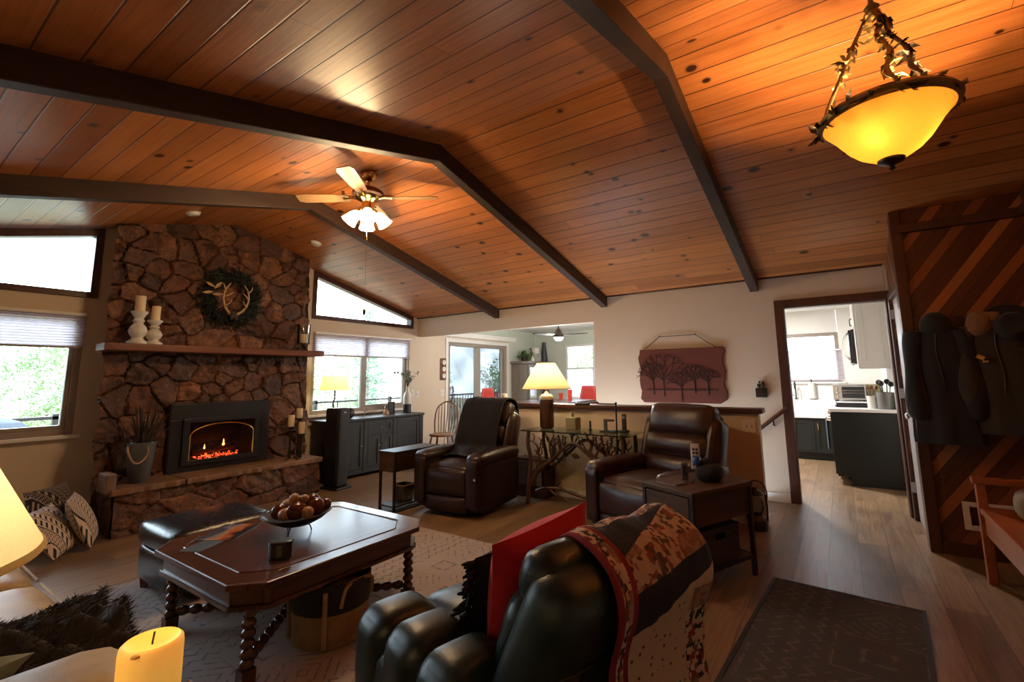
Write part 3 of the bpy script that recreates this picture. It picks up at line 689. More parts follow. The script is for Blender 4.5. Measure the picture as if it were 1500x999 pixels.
hf = stone_face(HX1-HX0, HZ-.05, .0125, 17, lambda u, v, h: (HX0+u, HY-h*.8, v), .05, 31, sx=1.5)
hl = stone_face(.5, HZ-.05, .0125, 6, lambda u, v, h: (HX0-h*.6, HY+u, v), .05, 32); hr = stone_face(.5, HZ-.05, .0125, 6, lambda u, v, h: (HX1+h*.6, HY+u, v), .05, 33)
stone_part('hearth_base', [hf, hl, hr], fire)
def slab(x0, x1, k):
    mb = MB(); n = 14; rr = random.Random(k); fr = [(x0+(x1-x0)*i/n, HY-.045+rr.uniform(-.018, .018)) for i in range(n+1)]
    poly = fr+[(x1, FY+.03), (x0, FY+.03)]; mb.prism(poly, 2, HZ-.055, HZ); return mb
hs = MB()
for k, (a, b) in enumerate(((1.46, 2.02), (2.026, 2.74), (2.746, 3.47))): hs.join(slab(a, b, k))
o = part('hearth_slab', hs, plain('sandstone_slab', (.21, .115, .07), .6, var=.35, scale=3, bump=.5), fire, bevel=.01)
o = part('end_stone', MB().rbox((1.462, 5.52, .46), (.075, .24, .17), .012, n=6), plain('tan_slab_stone', (.17, .10, .065), .6, var=.3, scale=4, bump=.5), fire)
ma = MB(); n = 10
ma.rbox((2.475, 5.75, 1.685), (2.22, .27, .075), .012, n=10)
part('mantel', ma, 'mantel', fire, bevel=0)
# gas insert
ins = thing('fireplace_insert', 'black metal fireplace insert with glass front and glowing logs', 'fireplace insert', (2.49, 5.79, HZ))
w2, h = .50, .70; 
sur = MB().bb((-w2, -.02, 0), (-.36, .02, .54)).bb((.36, -.02, 0), (w2, .02, .54)).bb((-w2, -.02, .54), (w2, .02, h)).bb((-.36, -.02, 0), (.36, .02, .09))
part('surround', sur, 'black', ins, bevel=.004)
part('surround_edge', MB().bb((-w2-.008, -.012, 0), (-w2, .02, h+.008)).bb((w2, -.012, 0), (w2+.008, .02, h+.008)).bb((-w2, -.012, h), (w2, .02, h+.008)), 'bronze', ins)
dr = MB().bb((-.39, -.045, .07), (-.33, -.02, .54)).bb((.33, -.045, .07), (.39, -.02, .54)).bb((-.39, -.045, .50), (.39, -.02, .55)).bb((-.39, -.045, .06), (.39, -.02, .115))
part('door_frame', dr, 'black', ins, bevel=.005)
arch = [(.32*math.cos(a), -.035, .36+.12*math.sin(a)) for a in [PI*k/20 for k in range(21)]]
part('arch_trim', MB().tube([(-.32, -.035, .12)]+arch[::-1]+[(.32, -.035, .12)], .008, 8), 'brass', ins, smooth=True)
part('glass_front', MB().bb((-.33, -.03, .115), (.33, -.026, .50)), 'glassdark', ins)
fb = MB().bb((-.34, .30, .05), (.34, .32, .52)).bb((-.36, -.0, .03), (.36, .32, .06)).bb((-.36, 0, .5), (.36, .32, .54)).bb((-.36, 0, .05), (-.34, .32, .52)).bb((.34, 0, .05), (.36, .32, .52))
part('firebox', fb, 'firebox', ins)
for p, q, r in (((-.24, .13, .17), (.22, .17, .19), .035), ((-.2, .2, .22), (.12, .08, .25), .03), ((.0, .09, .2), (.25, .2, .27), .028)):
    part('gas_log', MB().tube([p, ((Vector(p)+Vector(q))/2+Vector((0, 0, .012))), q], [r, r*1.1, r*.9], 10), 'log', ins, smooth=True)
em = MB(); rr = random.Random(5)
em.grid(lambda u, v: (-.20+.42*u, .05+.13*v, .112+.02*noise.noise((u*14, v*7, 1))), 40, 14)
for k in range(40): em.ball((rr.gauss(.02, .09), .06+rr.uniform(0, .11), .118+rr.uniform(0, .02)), rr.uniform(.006, .013), 5)
em_m = Mat('ember_bed_coals'); ef = em_m.noise(em_m.co(), 45., 3.); em_m.fin((.03, .015, .01), .8, 0., Emission_Color=(1, .07, .02), Emission_Strength=em_m.math('MULTIPLY', em_m.math('GREATER_THAN', ef, .54), 5.)); part('ember_bed', em, em_m.m, ins)
for x, z, s_ in ((-.13, .205, .030), (.06, .22, .045), (.02, .19, .02)): part('flame', MB().lathe([(.001, s_*1.6), (s_*.18, s_*.9), (s_*.32, s_*.3), (s_*.2, 0), (.001, -.004)][::-1], (x, .08, z), 8), 'flame', ins, smooth=True)
part('glow_bar', MB().bb((-.31, .02, .06), (.31, .05, .10)), 'bronze', ins)
lamp('fire_glow', 'POINT', (2.5, 5.95, .58), 2.2, (1, .25, .06), .06)

# mantel ornaments
def pillar(parent, r, h, z, x=0, y=0, name='candle', wick=True, mat='candle'):
    o = part(name, MB().lathe([(r*.96, 0), (r, .004), (r, h-.004), (r*.95, h), (r*.5, h-.004), (0, h-.006)], n=24), mat, parent, smooth=True, loc=(x, y, z))
    if wick: part('wick', MB().tube([(0, 0, h-.008), (.001, 0, h+.002), (.004, 0, h+.008)], .0015, 6), 'blackmatte', o)
    return o
def candlestick(x, y, H, ch, r, label):
    t = thing('candlestick', label, 'candle holder', (x, y, 1.7235), 0, 'white candlesticks on the mantel')
    p = [(.085, 0), (.085, .02), (.06, .035), (.045, .055), (.07, .09), (.078, .12), (.062, .16), (.036, .19), (.05, .21), (.036, .235), (.058, .27), (.07, .285), (.07, .30), (0, .30)]
    part('ceramic_stand', MB().lathe([(a*r, b*H/.30) for a, b in p], n=28), 'stand', t, smooth=True)
    pillar(t, .042*r/1.0, ch, H)
candlestick(1.635, 5.74, .325, .155, 1.0, 'taller white ceramic candlestick with ivory pillar candle on mantel left end')
candlestick(1.765, 5.73, .245, .145, .92, 'shorter white ceramic candlestick with ivory pillar candle on mantel')
t = thing('hurricane_holder', 'candle in clear glass cylinder on metal stand at mantel right end', 'candle holder', (3.36, 5.74, 1.7235))
part('glass_cylinder', MB().lathe([(.075, .10), (.078, .32), (.082, .34), (.079, .34), (.075, .32), (.072, .104)], n=24, cap=False), 'jar', t, smooth=True)
st_ = MB()
for k in range(3):
    a = 2*PI*k/3+.4; c_, s_ = math.cos(a), math.sin(a); st_.tube(curve([(.03*c_, .03*s_, .095), (.08*c_, .08*s_, .085), (.082*c_, .082*s_, .03), (.10*c_, .10*s_, .0)]), .006, 8)
part('metal_stand', st_.cyl((0, 0, .085), .082, .012), 'bronze', t, smooth=True); pillar(t, .042, .12, .097)
# wreath
t = thing('antler_wreath', 'dark evergreen wreath with tan antlers hung on the stone chimney', 'wreath', (2.52, fy(2.3)-.095, 2.31))
mb = MB(); rr = random.Random(9)
for k in range(1500):
    a = rr.uniform(0, 2*PI); q = rr.gauss(.255, .045); c_ = Vector((math.cos(a)*q, rr.uniform(-.05, .07), math.sin(a)*q)); d = Vector((math.cos(a+rr.gauss(.9, .6)), rr.gauss(0, .4), math.sin(a+rr.gauss(.9, .6)))).normalized(); L = rr.uniform(.05, .12); w_ = d.cross(Vector((rr.random(), rr.random(), rr.random()))).normalized()*rr.uniform(.004, .010)
    mb.add([c_-w_, c_+w_, c_+d*L], [(0, 1, 2)])
part('greenery', mb, 'pine_needles', t); ring = [(.25*math.cos(2*PI*k/30), .02, .25*math.sin(2*PI*k/30)) for k in range(31)]
part('ring', MB().tube(ring, .035, 8), 'pine_needles', t, smooth=True)
for sg in (-1, 1):
    main = curve([(.03*sg, -.06, -.20), (.10*sg, -.085, -.13), (.135*sg, -.10, -.02), (.12*sg, -.11, .08), (.075*sg, -.11, .155)]); an = MB().tube(main, lerp_r((.016, .006), len(main)), 8)
    for p, q in (((.13*sg, -.10, 0), (.055*sg, -.14, .05)), ((.115*sg, -.10, -.11), (.06*sg, -.13, -.04)), ((.125*sg, -.11, .07), (.16*sg, -.13, .14))):
        cc = curve([p, (Vector(p)+Vector(q))/2+Vector((0, -.015, -.01)), q], 5); an.tube(cc, lerp_r((.011, .004), len(cc)), 8)
    part('antler', an, 'antler', t, smooth=True)
mb = MB()
for k in range(7): mb.ball((rr.uniform(-.04, .04), -.09+rr.uniform(-.02, .02), -.22+rr.uniform(-.03, .03)), .022, 8, (1, 1, 1.5))
part('pine_cone', mb, 'stem', t, smooth=True)
mb = MB()
for k in range(5):
    a = rr.uniform(2.6, 3.6); mb.join(MB().grid(lambda u, v: ((u-.5)*.035*math.sin(PI*max(.03, v)), .01*math.sin(3*u), v*.11), 3, 5).xf(Matrix.Translation((math.cos(a)*.24, -.085, math.sin(a)*.24)) @ E3(0, rr.uniform(-2, 2), 0).to_4x4()))
part('dried_leaf', mb, 'antler', t, solid=.002)
# hearth ornaments
t = thing('zinc_bucket', 'tall grey galvanized bucket with rope handle standing on hearth', 'bucket', (1.715, 5.60, HZ))
part('bucket_body', MB().lathe([(.075, 0), (.08, .005), (.095, .15), (.112, .36), (.118, .365), (.117, .372), (.108, .368), (.09, .15), (.074, .012), (0, .012)], n=28), 'zinc', t, smooth=True)
part('rope_handle', MB().tube(curve([(-.115, -.03, .34), (-.12, -.09, .28), (-.085, -.125, .20), (-.03, -.125, .20), (.015, -.12, .27), (.01, -.118, .34)]), .008, 8), 'rope', t, smooth=True)
t2 = tag(part('dried_stems', (lambda mb, rr: ([mb.tube(curve([(rr.uniform(-.05, .05), rr.uniform(-.05, .05), .05), (x*.5, y*.5, .4), (x, y, L)]), [.004]*12+[.002], 5) or mb.ball((x, y, L), .012, 5, (1, 1, 3)) for x, y, L in [(rr.gauss(0, .11), rr.uniform(-.1, .08), rr.uniform(.48, .72)) for _ in range(60)]], mb)[1])(MB(), random.Random(4)), 'stem', loc=(1.715, 5.60, HZ+.012)), 'bunch of dark dried stems standing in the zinc bucket', 'dried stems')
def hearth_candle(x, y, H, ch, label):
    t = thing('candle_pedestal', label, 'candle holder', (x, y, HZ), 0, 'dark pedestals with candles on the hearth')
    p = [(.05, 0), (.05, .012), (.02, .025), (.014, .05), (.022, .08), (.014, .11), (.012, .8), (.024, .88), (.014, .93), (.045, .97), (.048, 1.0), (0, 1.0)]
    q = [(a, b if b < .12 else H*b) for a, b in p]; part('pedestal', MB().lathe(q, n=20), 'bronze', t, smooth=True); part('foot_ring', MB().lathe([(.052, 0), (.056, .006), (.052, .012)], n=20), 'chrome', t, smooth=True)
    pillar(t, .037, ch, H)
hearth_candle(3.135, 5.53, .385, .135, 'dark pedestal holding candle, left one of three on the hearth')
hearth_candle(3.225, 5.45, .300, .135, 'dark pedestal holding candle, middle and lowest of three on the hearth')
hearth_candle(3.265, 5.58, .475, .115, 'dark pedestal holding candle, right and tallest of three on the hearth')

# ------------------------------------------------------------------ ceiling fan and pendant
fan = thing('ceiling_fan', 'brass ceiling fan with four wood blades and lit tulip glass shades', 'ceiling fan', (XR-.02, 3.41, HR-.01))
part('canopy', MB().lathe([(.072, 0), (.075, -.02), (.06, -.06), (.035, -.085), (.02, -.09)][::-1], n=24), 'brass', fan, smooth=True)
part('downrod', MB().cyl((0, 0, -.17), .013, .10), 'brass', fan, smooth=True)
part('motor_housing', MB().lathe([(.03, -.15), (.10, -.165), (.135, -.19), (.14, -.225), (.12, -.235)][::-1], n=32), 'mantel', fan, smooth=True)
part('motor_ring', MB().lathe([(.115, -.23), (.10, -.26), (.07, -.275), (.055, -.29), (.055, -.36), (.07, -.375), (.06, -.40), (.03, -.42)][::-1], n=32), 'brass', fan, smooth=True)
for k in range(4):
    a = .62+PI/2*k; m = Matrix.Rotation(a, 4, 'Z')
    bl = MB().prism([(-.045, .17), (.045, .17), (.06, .30), (.068, .58), (.05, .63), (-.05, .63), (-.068, .58), (-.06, .30)], 2, -.004, .004)
    b = part('fan_blade', bl.xf(m @ Matrix.Translation((0, 0, -.245)) @ Matrix.Rotation(.2, 4, 'Y')), 'rustic' if False else plain('blade_wood', (.34, .20, .10), .3, var=.1), fan, bevel=.002)
    part('blade_iron', MB().tube([m @ Vector(p) for p in ((0, .09, -.25), (.0, .15, -.235), (0, .22, -.24))], [.012, .016, .02], 8), 'brass', b, smooth=True)
for k in range(4):
    a = .94+PI/2*k; m = Matrix.Rotation(a, 4, 'Z') @ Matrix.Translation((0, .075, -.375)) @ Matrix.Rotation(-2.48, 4, 'X')
    ar = part('lamp_arm', MB().tube([Matrix.Rotation(a, 4, 'Z') @ Vector(p) for p in ((0, .03, -.36), (0, .06, -.35), (0, .085, -.37), (0, .095, -.395))], .010, 8), 'brass', fan, smooth=True)
    part('tulip_shade', MB().lathe([(.022, .01), (.038, .03), (.052, .065), (.058, .10), (.072, .14), (.067, .14), (.052, .10)], n=8, cap=False).xf(m), 'frost', ar, smooth=True)
part('pull_chain', MB().tube([(.0, 0, -.41), (0, 0, -1.27)], .0012, 5), 'brass', fan); part('chain_fob', MB().ball((0, 0, -1.29), .014, 8, (1, 1, 2.2)), 'bronze', fan, smooth=True)
for k in range(4):
    a = .94+PI/2*k; q = Matrix.Rotation(a, 4, 'Z') @ Vector((0, .185, -.52)); lamp('fan_bulb', 'POINT', q+fan.location, 13, WARM, .03)

CH = Vector((2.557, -.275, 0))
pen = thing('bowl_pendant', 'amber glass bowl pendant hung from three leafy bronze arms', 'pendant lamp', (CH.x, CH.y, 2.27))
zr, rr_ = .235, .252      # rim height and radius above the finial
bowl = [(.03, .02), (.075, .036), (.12, .066), (.155, .102), (.18, .138), (.205, .175), (.232, .208), (.248, .226), (.243, .228), (.228, .212), (.20, .181), (.175, .145), (.15, .108), (.115, .073), (.072, .043), (.03, .027)]
part('glass_bowl', MB().lathe(bowl, n=48, cap=False), 'amber', pen, smooth=True)
part('rim_band', MB().lathe([(.243, .215), (.262, .222), (.268, .24), (.258, .256), (.246, .25), (.243, .215)], n=48, cap=False), 'gold', pen, smooth=True)
part('finial', MB().lathe([(.004, -.03), (.014, -.02), (.008, -.008), (.02, 0), (.05, .012), (.052, .022), (.03, .03), (0, .032)], n=24), 'bronze', pen, smooth=True)
hub = .765
part('hub', MB().lathe([(.012, hub-.05), (.03, hub-.035), (.034, hub-.015), (.02, hub), (.032, hub+.015), (.012, hub+.04), (.008, hub+.10)], n=16), 'gold', pen, smooth=True)
part('hanging_rod', MB().cyl((0, 0, hub+.09), .007, HR-2.27-hub-.09).lathe([(.06, HR-2.27-.035), (.075, HR-2.27-.008), (.075, HR-2.27-.002)], n=24), 'bronze', pen, smooth=True)
def leafy(mb, pts, n, L, rr):
    for k in range(n):
        i = rr.randrange(2, len(pts)-2); p = Vector(pts[i]); t = (Vector(pts[i+1])-p).normalized(); d = (t*rr.uniform(.3, 1)+Vector((rr.gauss(0, 1), rr.gauss(0, 1), rr.gauss(0, .6))).normalized()*.9).normalized(); w_ = d.cross(t).normalized()*L*.28; l = L*rr.uniform(.7, 1.3); c_ = d.cross(w_).normalized()*L*.12
        mb.add([p, p+d*l*.5+w_, p+d*l, p+d*l*.5-w_, p+d*l*.5+c_], [(0, 1, 4), (1, 2, 4), (2, 3, 4), (3, 0, 4)])
rr = random.Random(12)
for k, a in enumerate((1.9, 3.22, 3.62)):
    c_, s_ = math.cos(a), math.sin(a); tw = []
    for i in range(31):
        q = i/30; r_ = .02+(rr_-.02)*q**.92; zz = hub-.02-(hub-.02-zr)*q; tw.append((c_*r_+.012*math.sin(q*14)*-s_, s_*r_+.012*math.sin(q*14)*c_, zz))
    mb = MB().tube(tw, .009, 8); tw2 = [(x-.014*math.cos(i*.5)*-s_, y-.014*math.cos(i*.5)*c_, z+.008*math.sin(i*.5)) for i, (x, y, z) in enumerate(tw)]; mb.tube(tw2, .005, 6)
    leafy(mb, tw, 34, .055, rr); part('twig_arm', mb, 'gold' if k < 2 else 'bronze', pen)
mb = MB(); ringp = [((rr_+.006)*math.cos(2*PI*k/60), (rr_+.006)*math.sin(2*PI*k/60), zr+.012*math.sin(k*.9)) for k in range(61)]
mb.tube(ringp, .008, 6); leafy(mb, ringp, 46, .06, rr); part('leaf_garland', mb, 'bronze', pen)
for k in range(3):
    a = .6+2*PI*k/3; p = Vector((CH.x+.11*math.cos(a), CH.y+.11*math.sin(a), 2.27+.105))
    part('bulb', MB().ball((.11*math.cos(a), .11*math.sin(a), .175), .024, 10), 'bulb', pen, smooth=True); lamp('pendant_bulb', 'POINT', p, 27, (1, .62, .30), .022)
# smoke detectors
for x, y, lab in ((1.866, 5.318, 'round white smoke detector on ceiling left of the roof ridge'), (3.22, 5.334, 'round white smoke detector on ceiling right of the roof ridge')):
    t = thing('smoke_detector', lab, 'smoke detector', (x, y, zc(x)), 0, 'smoke detectors on the ceiling'); sg = 1 if x < XR else -1; m = Matrix.Rotation(-sg*math.atan(SL), 4, 'Y')
    part('detector_base', MB().lathe([(.065, -.012), (.068, -.001)], n=24).xf(m), 'plastic', t, smooth=True); part('detector_cover', MB().lathe([(.03, -.035), (.05, -.03), (.06, -.012)], n=24).xf(m), 'plastic', t, smooth=True)

# ------------------------------------------------------------------ rugs
t = part('area_rug', MB().rbox((0, 0, .006), (2.62, 2.95, .012), .005, n=4), 'rug', loc=(1.82, 2.64, 0)); tag(t, 'large beige area rug with grey tribal motifs under the coffee table', 'rug')
r2 = thing('runner_rug', 'small charcoal patterned rug with dark edge on floor at right foreground', 'rug', (2.72, .165, 0), -.07)
part('rug_field', MB().rbox((0, 0, .005), (1.76, .74, .010), .004, n=4), 'rug2', r2)
e = MB().bb((-.89, -.385, 0), (.89, -.365, .012)).bb((-.89, .365, 0), (.89, .385, .012)).bb((-.89, -.385, 0), (-.875, .385, .012)).bb((.875, -.385, 0), (.89, .385, .012)); part('rug_binding', e, 'blackmatte', r2)

# ------------------------------------------------------------------ recliners
def recliner(loc, rz, label, lt, w=.82, lay=.30, back_h=1.06, scale=1.0, roll=True):
    t = thing('recliner', label, 'recliner', loc, rz); dk = lt
    aw = .155; sw = w-2*aw
    part('base', MB().rbox((0, -.02, .13), (w-.06, .74, .20), .03, n=6), dk, t, smooth=True)
    part('footrest', MB().rbox((0, -.435, .325), (sw+.01, .10, .25), .035, (0, .025, .01)).rbox((0, -.435, .12), (sw+.01, .09, .155), .03, (0, .018, .005)), lt, t, smooth=True)
    part('seat_cushion', MB().rbox((0, -.12, .405), (sw+.02, .66, .17), .055, (0, .01, .035)), lt, t, smooth=True)
    for sg in (-1, 1):
        def warp(p): return Vector((p.x, p.y, p.z+(-.05*(p.y+.0) if p.z > 0 else 0)))
        a = part('arm', MB().rbox((sg*(w/2-aw/2), -.06, .315), (aw, .80, .50), .05, (.012, 0, 0), warp=warp).rbox((sg*(w/2-aw/2+.005), -.075, .545), (aw+.035, .80, .12), .058, (0, .01, .012)), lt, t, smooth=True)
        part('arm_front', MB().rbox((sg*(w/2-aw/2), -.475, .33), (aw-.02, .04, .44), .018, (0, .008, 0)), dk, a, smooth=True)
    bk = Matrix.Translation((0, .16, .44)) @ Matrix.Rotation(-lay, 4, 'X'); H = (back_h-.44)/math.cos(lay)
    part('back_shell', MB().rbox((0, .15, H/2-.06), (w-.24, .12, H+.04), .05, (0, .02, 0)).xf(bk), dk, t, smooth=True)
    z = 0; hs = (.20, .185, H-.385)
    for k, (nm, h) in enumerate(zip(('lower_back_pad', 'lumbar_pad', 'head_pad'), hs)):
        part(nm, MB().rbox((0, .045-(.03 if k == 1 else .0), z+h/2), (sw+.06+(.02 if k == 2 else 0), .17, h+.015), .06, (.008, .045, .012), n=10).xf(bk), lt, t, smooth=True); z += h
    for sg in (-1, 1):
        part('wing', MB().rbox((sg*(w/2-.115), .085, H/2-.10), (.13, .20, H-.02), .055, (.015, .03, .01)).xf(bk), lt, t, smooth=True)
        part('seam_piping', MB().tube([bk @ Vector((sg*(w/2-.16), -.01, .02)), bk @ Vector((sg*(w/2-.165), -.02, H*.5)), bk @ Vector((sg*(w/2-.16), -.0, H-.14))], .005, 6), dk, t, smooth=True)
    return t, bk, H
A_LOC, A_RZ = (3.97, 3.39, 0), math.atan2(-.99, .10)
ra, bkA, HA = recliner(A_LOC, A_RZ, 'brown leather recliner with black blanket over its back, beside glass console', 'brown_leather_dark', w=.80, lay=.34, back_h=1.065)
part('power_button', MB().ball((.37, -.502, .38), .012, 8), 'plastic', ra)
rb, bkB, HB = recliner((4.12, 1.37, 0), math.atan2(-.945, -.33), 'brown leather recliner with bare back, beside small drawer end table', 'brown_leather', w=.90, lay=.30, back_h=1.07)
def drape(name, label, cat, prof, x0, x1, mat, m, nu=24, nv=60, fold=.012, thick=.012, seed=1, hem=0., group=None, edge=None, fringe=None):
    # cloth strip that follows a profile (y, z) and spans x0..x1
    P = curve([(0, a, b) for a, b in prof], 10); L = [0]
    for a, b in zip(P, P[1:]): L.append(L[-1]+(b-a).length)
    def at(s_):
        d = s_*L[-1]
        for i in range(len(L)-1):
            if L[i+1] >= d: return P[i].lerp(P[i+1], (d-L[i])/max(1e-9, L[i+1]-L[i])), (P[i+1]-P[i]).normalized()
        return P[-1], (P[-1]-P[-2]).normalized()
    def fn(u, v):
        p, tn = at(v); nrm = Vector((0, -tn.z, tn.y)); k = noise.noise((u*5+seed*3.3, v*3.0, seed))*fold+noise.noise((u*12, v*2+seed, 1.5))*fold*.5
        x = x0+(x1-x0)*u+noise.noise((v*3, seed, u*2))*hem
        q = Vector((x, p.y, p.z))+nrm*k
        if edge: q = edge(u, v, q)
        return q
    mb = MB().grid(fn, nu, nv, uv=lambda u, v: ((x1-x0)*u, L[-1]*v)); mb.xf(m)
    o = part(name, mb, mat, smooth=True, solid=thick); tag(o, label, cat, group); return o
def place(loc, rz): return Matrix.Translation(loc) @ Matrix.Rotation(rz, 4, 'Z')
def bp(bk, y, z): p = bk @ Vector((0, y, z)); return (p.y, p.z)
prof = [bp(bkA, .245, HA-.32), bp(bkA, .24, HA-.05), bp(bkA, .12, HA+.055), bp(bkA, -.09, HA+.01), bp(bkA, -.155, HA-.12), bp(bkA, -.155, HA-.4), bp(bkA, -.14, .14), bp(bkA, -.16, .10), (-.10, .535), (-.20, .54)]
drape('throw_blanket', 'black throw blanket draped over back of the recliner beside the glass console', 'blanket', prof, -.285, .255, 'blackcloth', place(A_LOC, A_RZ), fold=.016, hem=.03, seed=2)

# ------------------------------------------------------------------ slim side table and basket
t = thing('side_table', 'slim black side table with thin metal legs left of the black-draped recliner', 'side table', (3.60, 3.955, 0), -.02)
part('table_top', MB().bb((-.32, -.13, .585), (.32, .13, .605)), 'sideboard', t, bevel=.004)
for sx in (-1, 1):
    for sy in (-1, 1): part('leg', MB().bb((sx*.30-.011, sy*.11-.011, 0), (sx*.30+.011, sy*.11+.011, .585)), 'black', t)
part('side_panel', MB().bb((-.312, -.11, .40), (.312, .11, .585)), 'rustic', t, bevel=.003)
part('shelf', MB().bb((-.31, -.12, .055), (.31, .12, .07)), 'sideboard', t)
t = thing('storage_basket', 'small brown woven basket on lower shelf of the slim black side table', 'basket', (3.52, 3.955, .071))
b = MB().lathe([(.085, 0), (.098, .02), (.105, .16), (.11, .165), (.098, .165), (.09, .03), (0, .02)], n=4, m=Matrix.Rotation(PI/4, 4, 'Z')); part('basket_body', b, 'weave', t, bevel=.01)
part('basket_rim', MB().tube([(.08, .08, .165), (-.08, .08, .165), (-.08, -.08, .165), (.08, -.08, .165), (.08, .08, .165)], .009, 6), 'rope', t)

# ------------------------------------------------------------------ branch console table with glass top
t = thing('branch_console', 'glass topped console table with twisting brown branch base by the half wall', 'console table', (4.48, 2.34, 0))
gt = MB().bb((-.215, -.62, .762), (.215, .62, .774)); part('glass_top', gt, 'table_glass', t, bevel=.003)
def branch(pts, r, k=7): c_ = curve(pts, k); return MB().tube(c_, lerp_r(r, len(c_)), 9)
for x in (-.16, .16):
    for y, lean in ((.545, .03), (-.545, -.03)):
        pts = [(x-.01, y+lean*.6, 0), (x, y, .2), (x+.012, y-lean*.5, .45), (x-.005, y+lean*.2, .62), (x, y, .76)]
        part('leg', branch(pts, (.024, .019)), 'drift', t, smooth=True)
def fork(mb, p, d, L, r, depth, rr):
    q = Vector(p)+Vector(d)*L; mid = (Vector(p)+q)/2+Vector((rr.gauss(0, .012), rr.gauss(0, .02), rr.gauss(0, .015))); q.z = min(q.z, .755); q.x = max(-.19, min(.19, q.x)); q.y = max(-.58, min(.58, q.y))
    c_ = curve([p, mid, q], 5); mb.tube(c_, lerp_r((r, r*.6), len(c_)), 7)
    if depth and q.z < .72:
        for s_ in (-1, 1): fork(mb, q, (Vector(d)+Vector((rr.gauss(0, .25), s_*rr.uniform(.3, .8), rr.uniform(.2, .7)))).normalized(), L*rr.uniform(.55, .8), r*.7, depth-1, rr)
rr = random.Random(21)
for x in (-.15, .15):
    for sg in (1, -1):
        mb = branch([(x, sg*.53, .22), (x+.02, sg*.46, .33), (x, sg*.36, .41), (x+.015, sg*.24, .50), (x-.01, sg*.12, .60), (x, sg*.03, .66), (x+.02, -sg*.05, .64)], (.026, .012))
        for y, z, d in ((.44, .35, (.1, -.1*sg, 1)), (.36, .41, (-.1, .35*sg, .9)), (.26, .49, (.05, .2*sg, 1)), (.16, .57, (0, .1*sg, 1)), (.30, .46, (0, -.5*sg, .55)), (.49, .29, (0, -.35*sg, .9))):
            fork(mb, (x, sg*y, z), Vector(d).normalized(), rr.uniform(.10, .17), .015, 2, rr)
        part('forked_branch', mb, 'drift', t, smooth=True)
for sg in (1, -1):
    mb = branch([(-.15, sg*.53, .26), (-.05, sg*.55, .33), (.05, sg*.53, .30), (.15, sg*.54, .36)], (.018, .012)); part('cross_branch', mb, 'drift', t, smooth=True)
mb = branch([(.0, .56, .10), (-.02, .45, .14), (.0, .30, .155), (.02, .16, .13), (.0, -.05, .10), (.02, -.30, .12), (.0, -.55, .10)], (.018, .014)); mb.join(branch([(0, .40, .15), (-.03, .30, .10), (-.02, .20, .07)], (.014, .008))).join(branch([(0, .34, .15), (.03, .28, .20), (.02, .26, .22)], (.01, .006)))
part('low_branch', mb, 'drift', t, smooth=True)
mb = MB()
for x, y, z in ((-.13, .10, .50), (-.16, -.22, .45), (.1, -.33, .52), (-.15, .2, .44), (-.12, -.05, .52)):
    mb.join(MB().grid(lambda u, v: ((u-.5)*.05*math.sin(PI*max(.04, v)), .012*math.sin(3*u), v*.09), 4, 6).xf(Matrix.Translation((x, y, z)) @ E3(rr.uniform(-.8, .8), rr.uniform(1, 2.2), rr.uniform(0, 3)).to_4x4()))
part('carved_leaf', mb, 'drift', t, solid=.006)
# things on the console
t = thing('table_lamp', 'lit table lamp with cream cone shade and brown pottery base on console', 'lamp', (4.53, 2.775, .775))
part('lamp_base', MB().lathe([(.06, 0), (.074, .008), (.080, .03), (.082, .30), (.078, .345), (.055, .372), (.026, .38), (0, .38)], n=32), 'brownglaze', t, smooth=True)
part('glaze_collar', MB().lathe([(.083, .318), (.080, .346), (.057, .3735), (.027, .382), (.02, .40), (.012, .405)], n=32, cap=False), 'whiteceramic', t, smooth=True)
part('lamp_shade', MB().lathe([(.275, .44), (.105, .725)], n=48, cap=False), 'shade', t, smooth=True)
part('shade_trim', MB().tube([(.275*math.cos(2*PI*k/48), .275*math.sin(2*PI*k/48), .44) for k in range(49)], .004, 6).tube([(.105*math.cos(2*PI*k/32), .105*math.sin(2*PI*k/32), .725) for k in range(33)], .003, 6), 'shade', t)
part('harp', MB().tube([(0, 0, .40), (0, 0, .47)], .012, 8).tube([(.10, 0, .715), (0, 0, .72), (-.10, 0, .715)], .003, 6), 'brass', t); part('bulb', MB().ball((0, 0, .53), .033, 10, (1, 1, 1.25)), 'bulb', t, smooth=True)
lamp('console_lamp_bulb', 'POINT', (4.53, 2.775, 1.345), 7.5, (1, .74, .42), .04)
t = thing('tissue_box', 'pale square tissue box with tissue on glass console right of the lamp', 'tissue box', (4.56, 2.46, .775))
part('box', MB().rbox((0, 0, .065), (.125, .125, .13), .008, n=5), plain('sage_stone', (.36, .36, .27), .6, var=.08), t); part('tissue', MB().grid(lambda u, v: ((u-.5)*.06*(1+v*.4), .016*math.sin(u*9)*(1-v*.3), .128+.055*v+.012*math.sin(u*7)), 10, 6), 'whiteceramic', t, solid=.002)
t = tag(part('figurine', MB().lathe([(.018, 0), (.018, .012), (.009, .03), (.013, .06), (.008, .075), (.012, .09), (.006, .105)], n=12), 'bronze', smooth=True, loc=(4.52, 2.235, .775)), 'tiny dark carved figurine on glass console between tissue box and phone dock', 'figurine')
t = thing('phone_dock', 'grey angled phone stand on flat base on the glass console', 'phone stand', (4.52, 2.02, .775), -.1)
part('dock_base', MB().rbox((0, 0, .006), (.13, .17, .012), .005, n=4), 'black', t); part('dock_arm', MB().bb((-.01, .025, .012), (.01, .06, .13)).bb((-.012, -.055, .105), (.012, .06, .13)), plain('grey_plastic', (.13, .12, .12), .5), t, bevel=.004); part('dock_pad', MB().bb((-.06, -.08, .012), (.06, -.01, .016)), 'blue', t)
t = thing('cordless_phone', 'dark cordless phone upright in its cradle on the glass console', 'phone', (4.52, 1.855, .775))
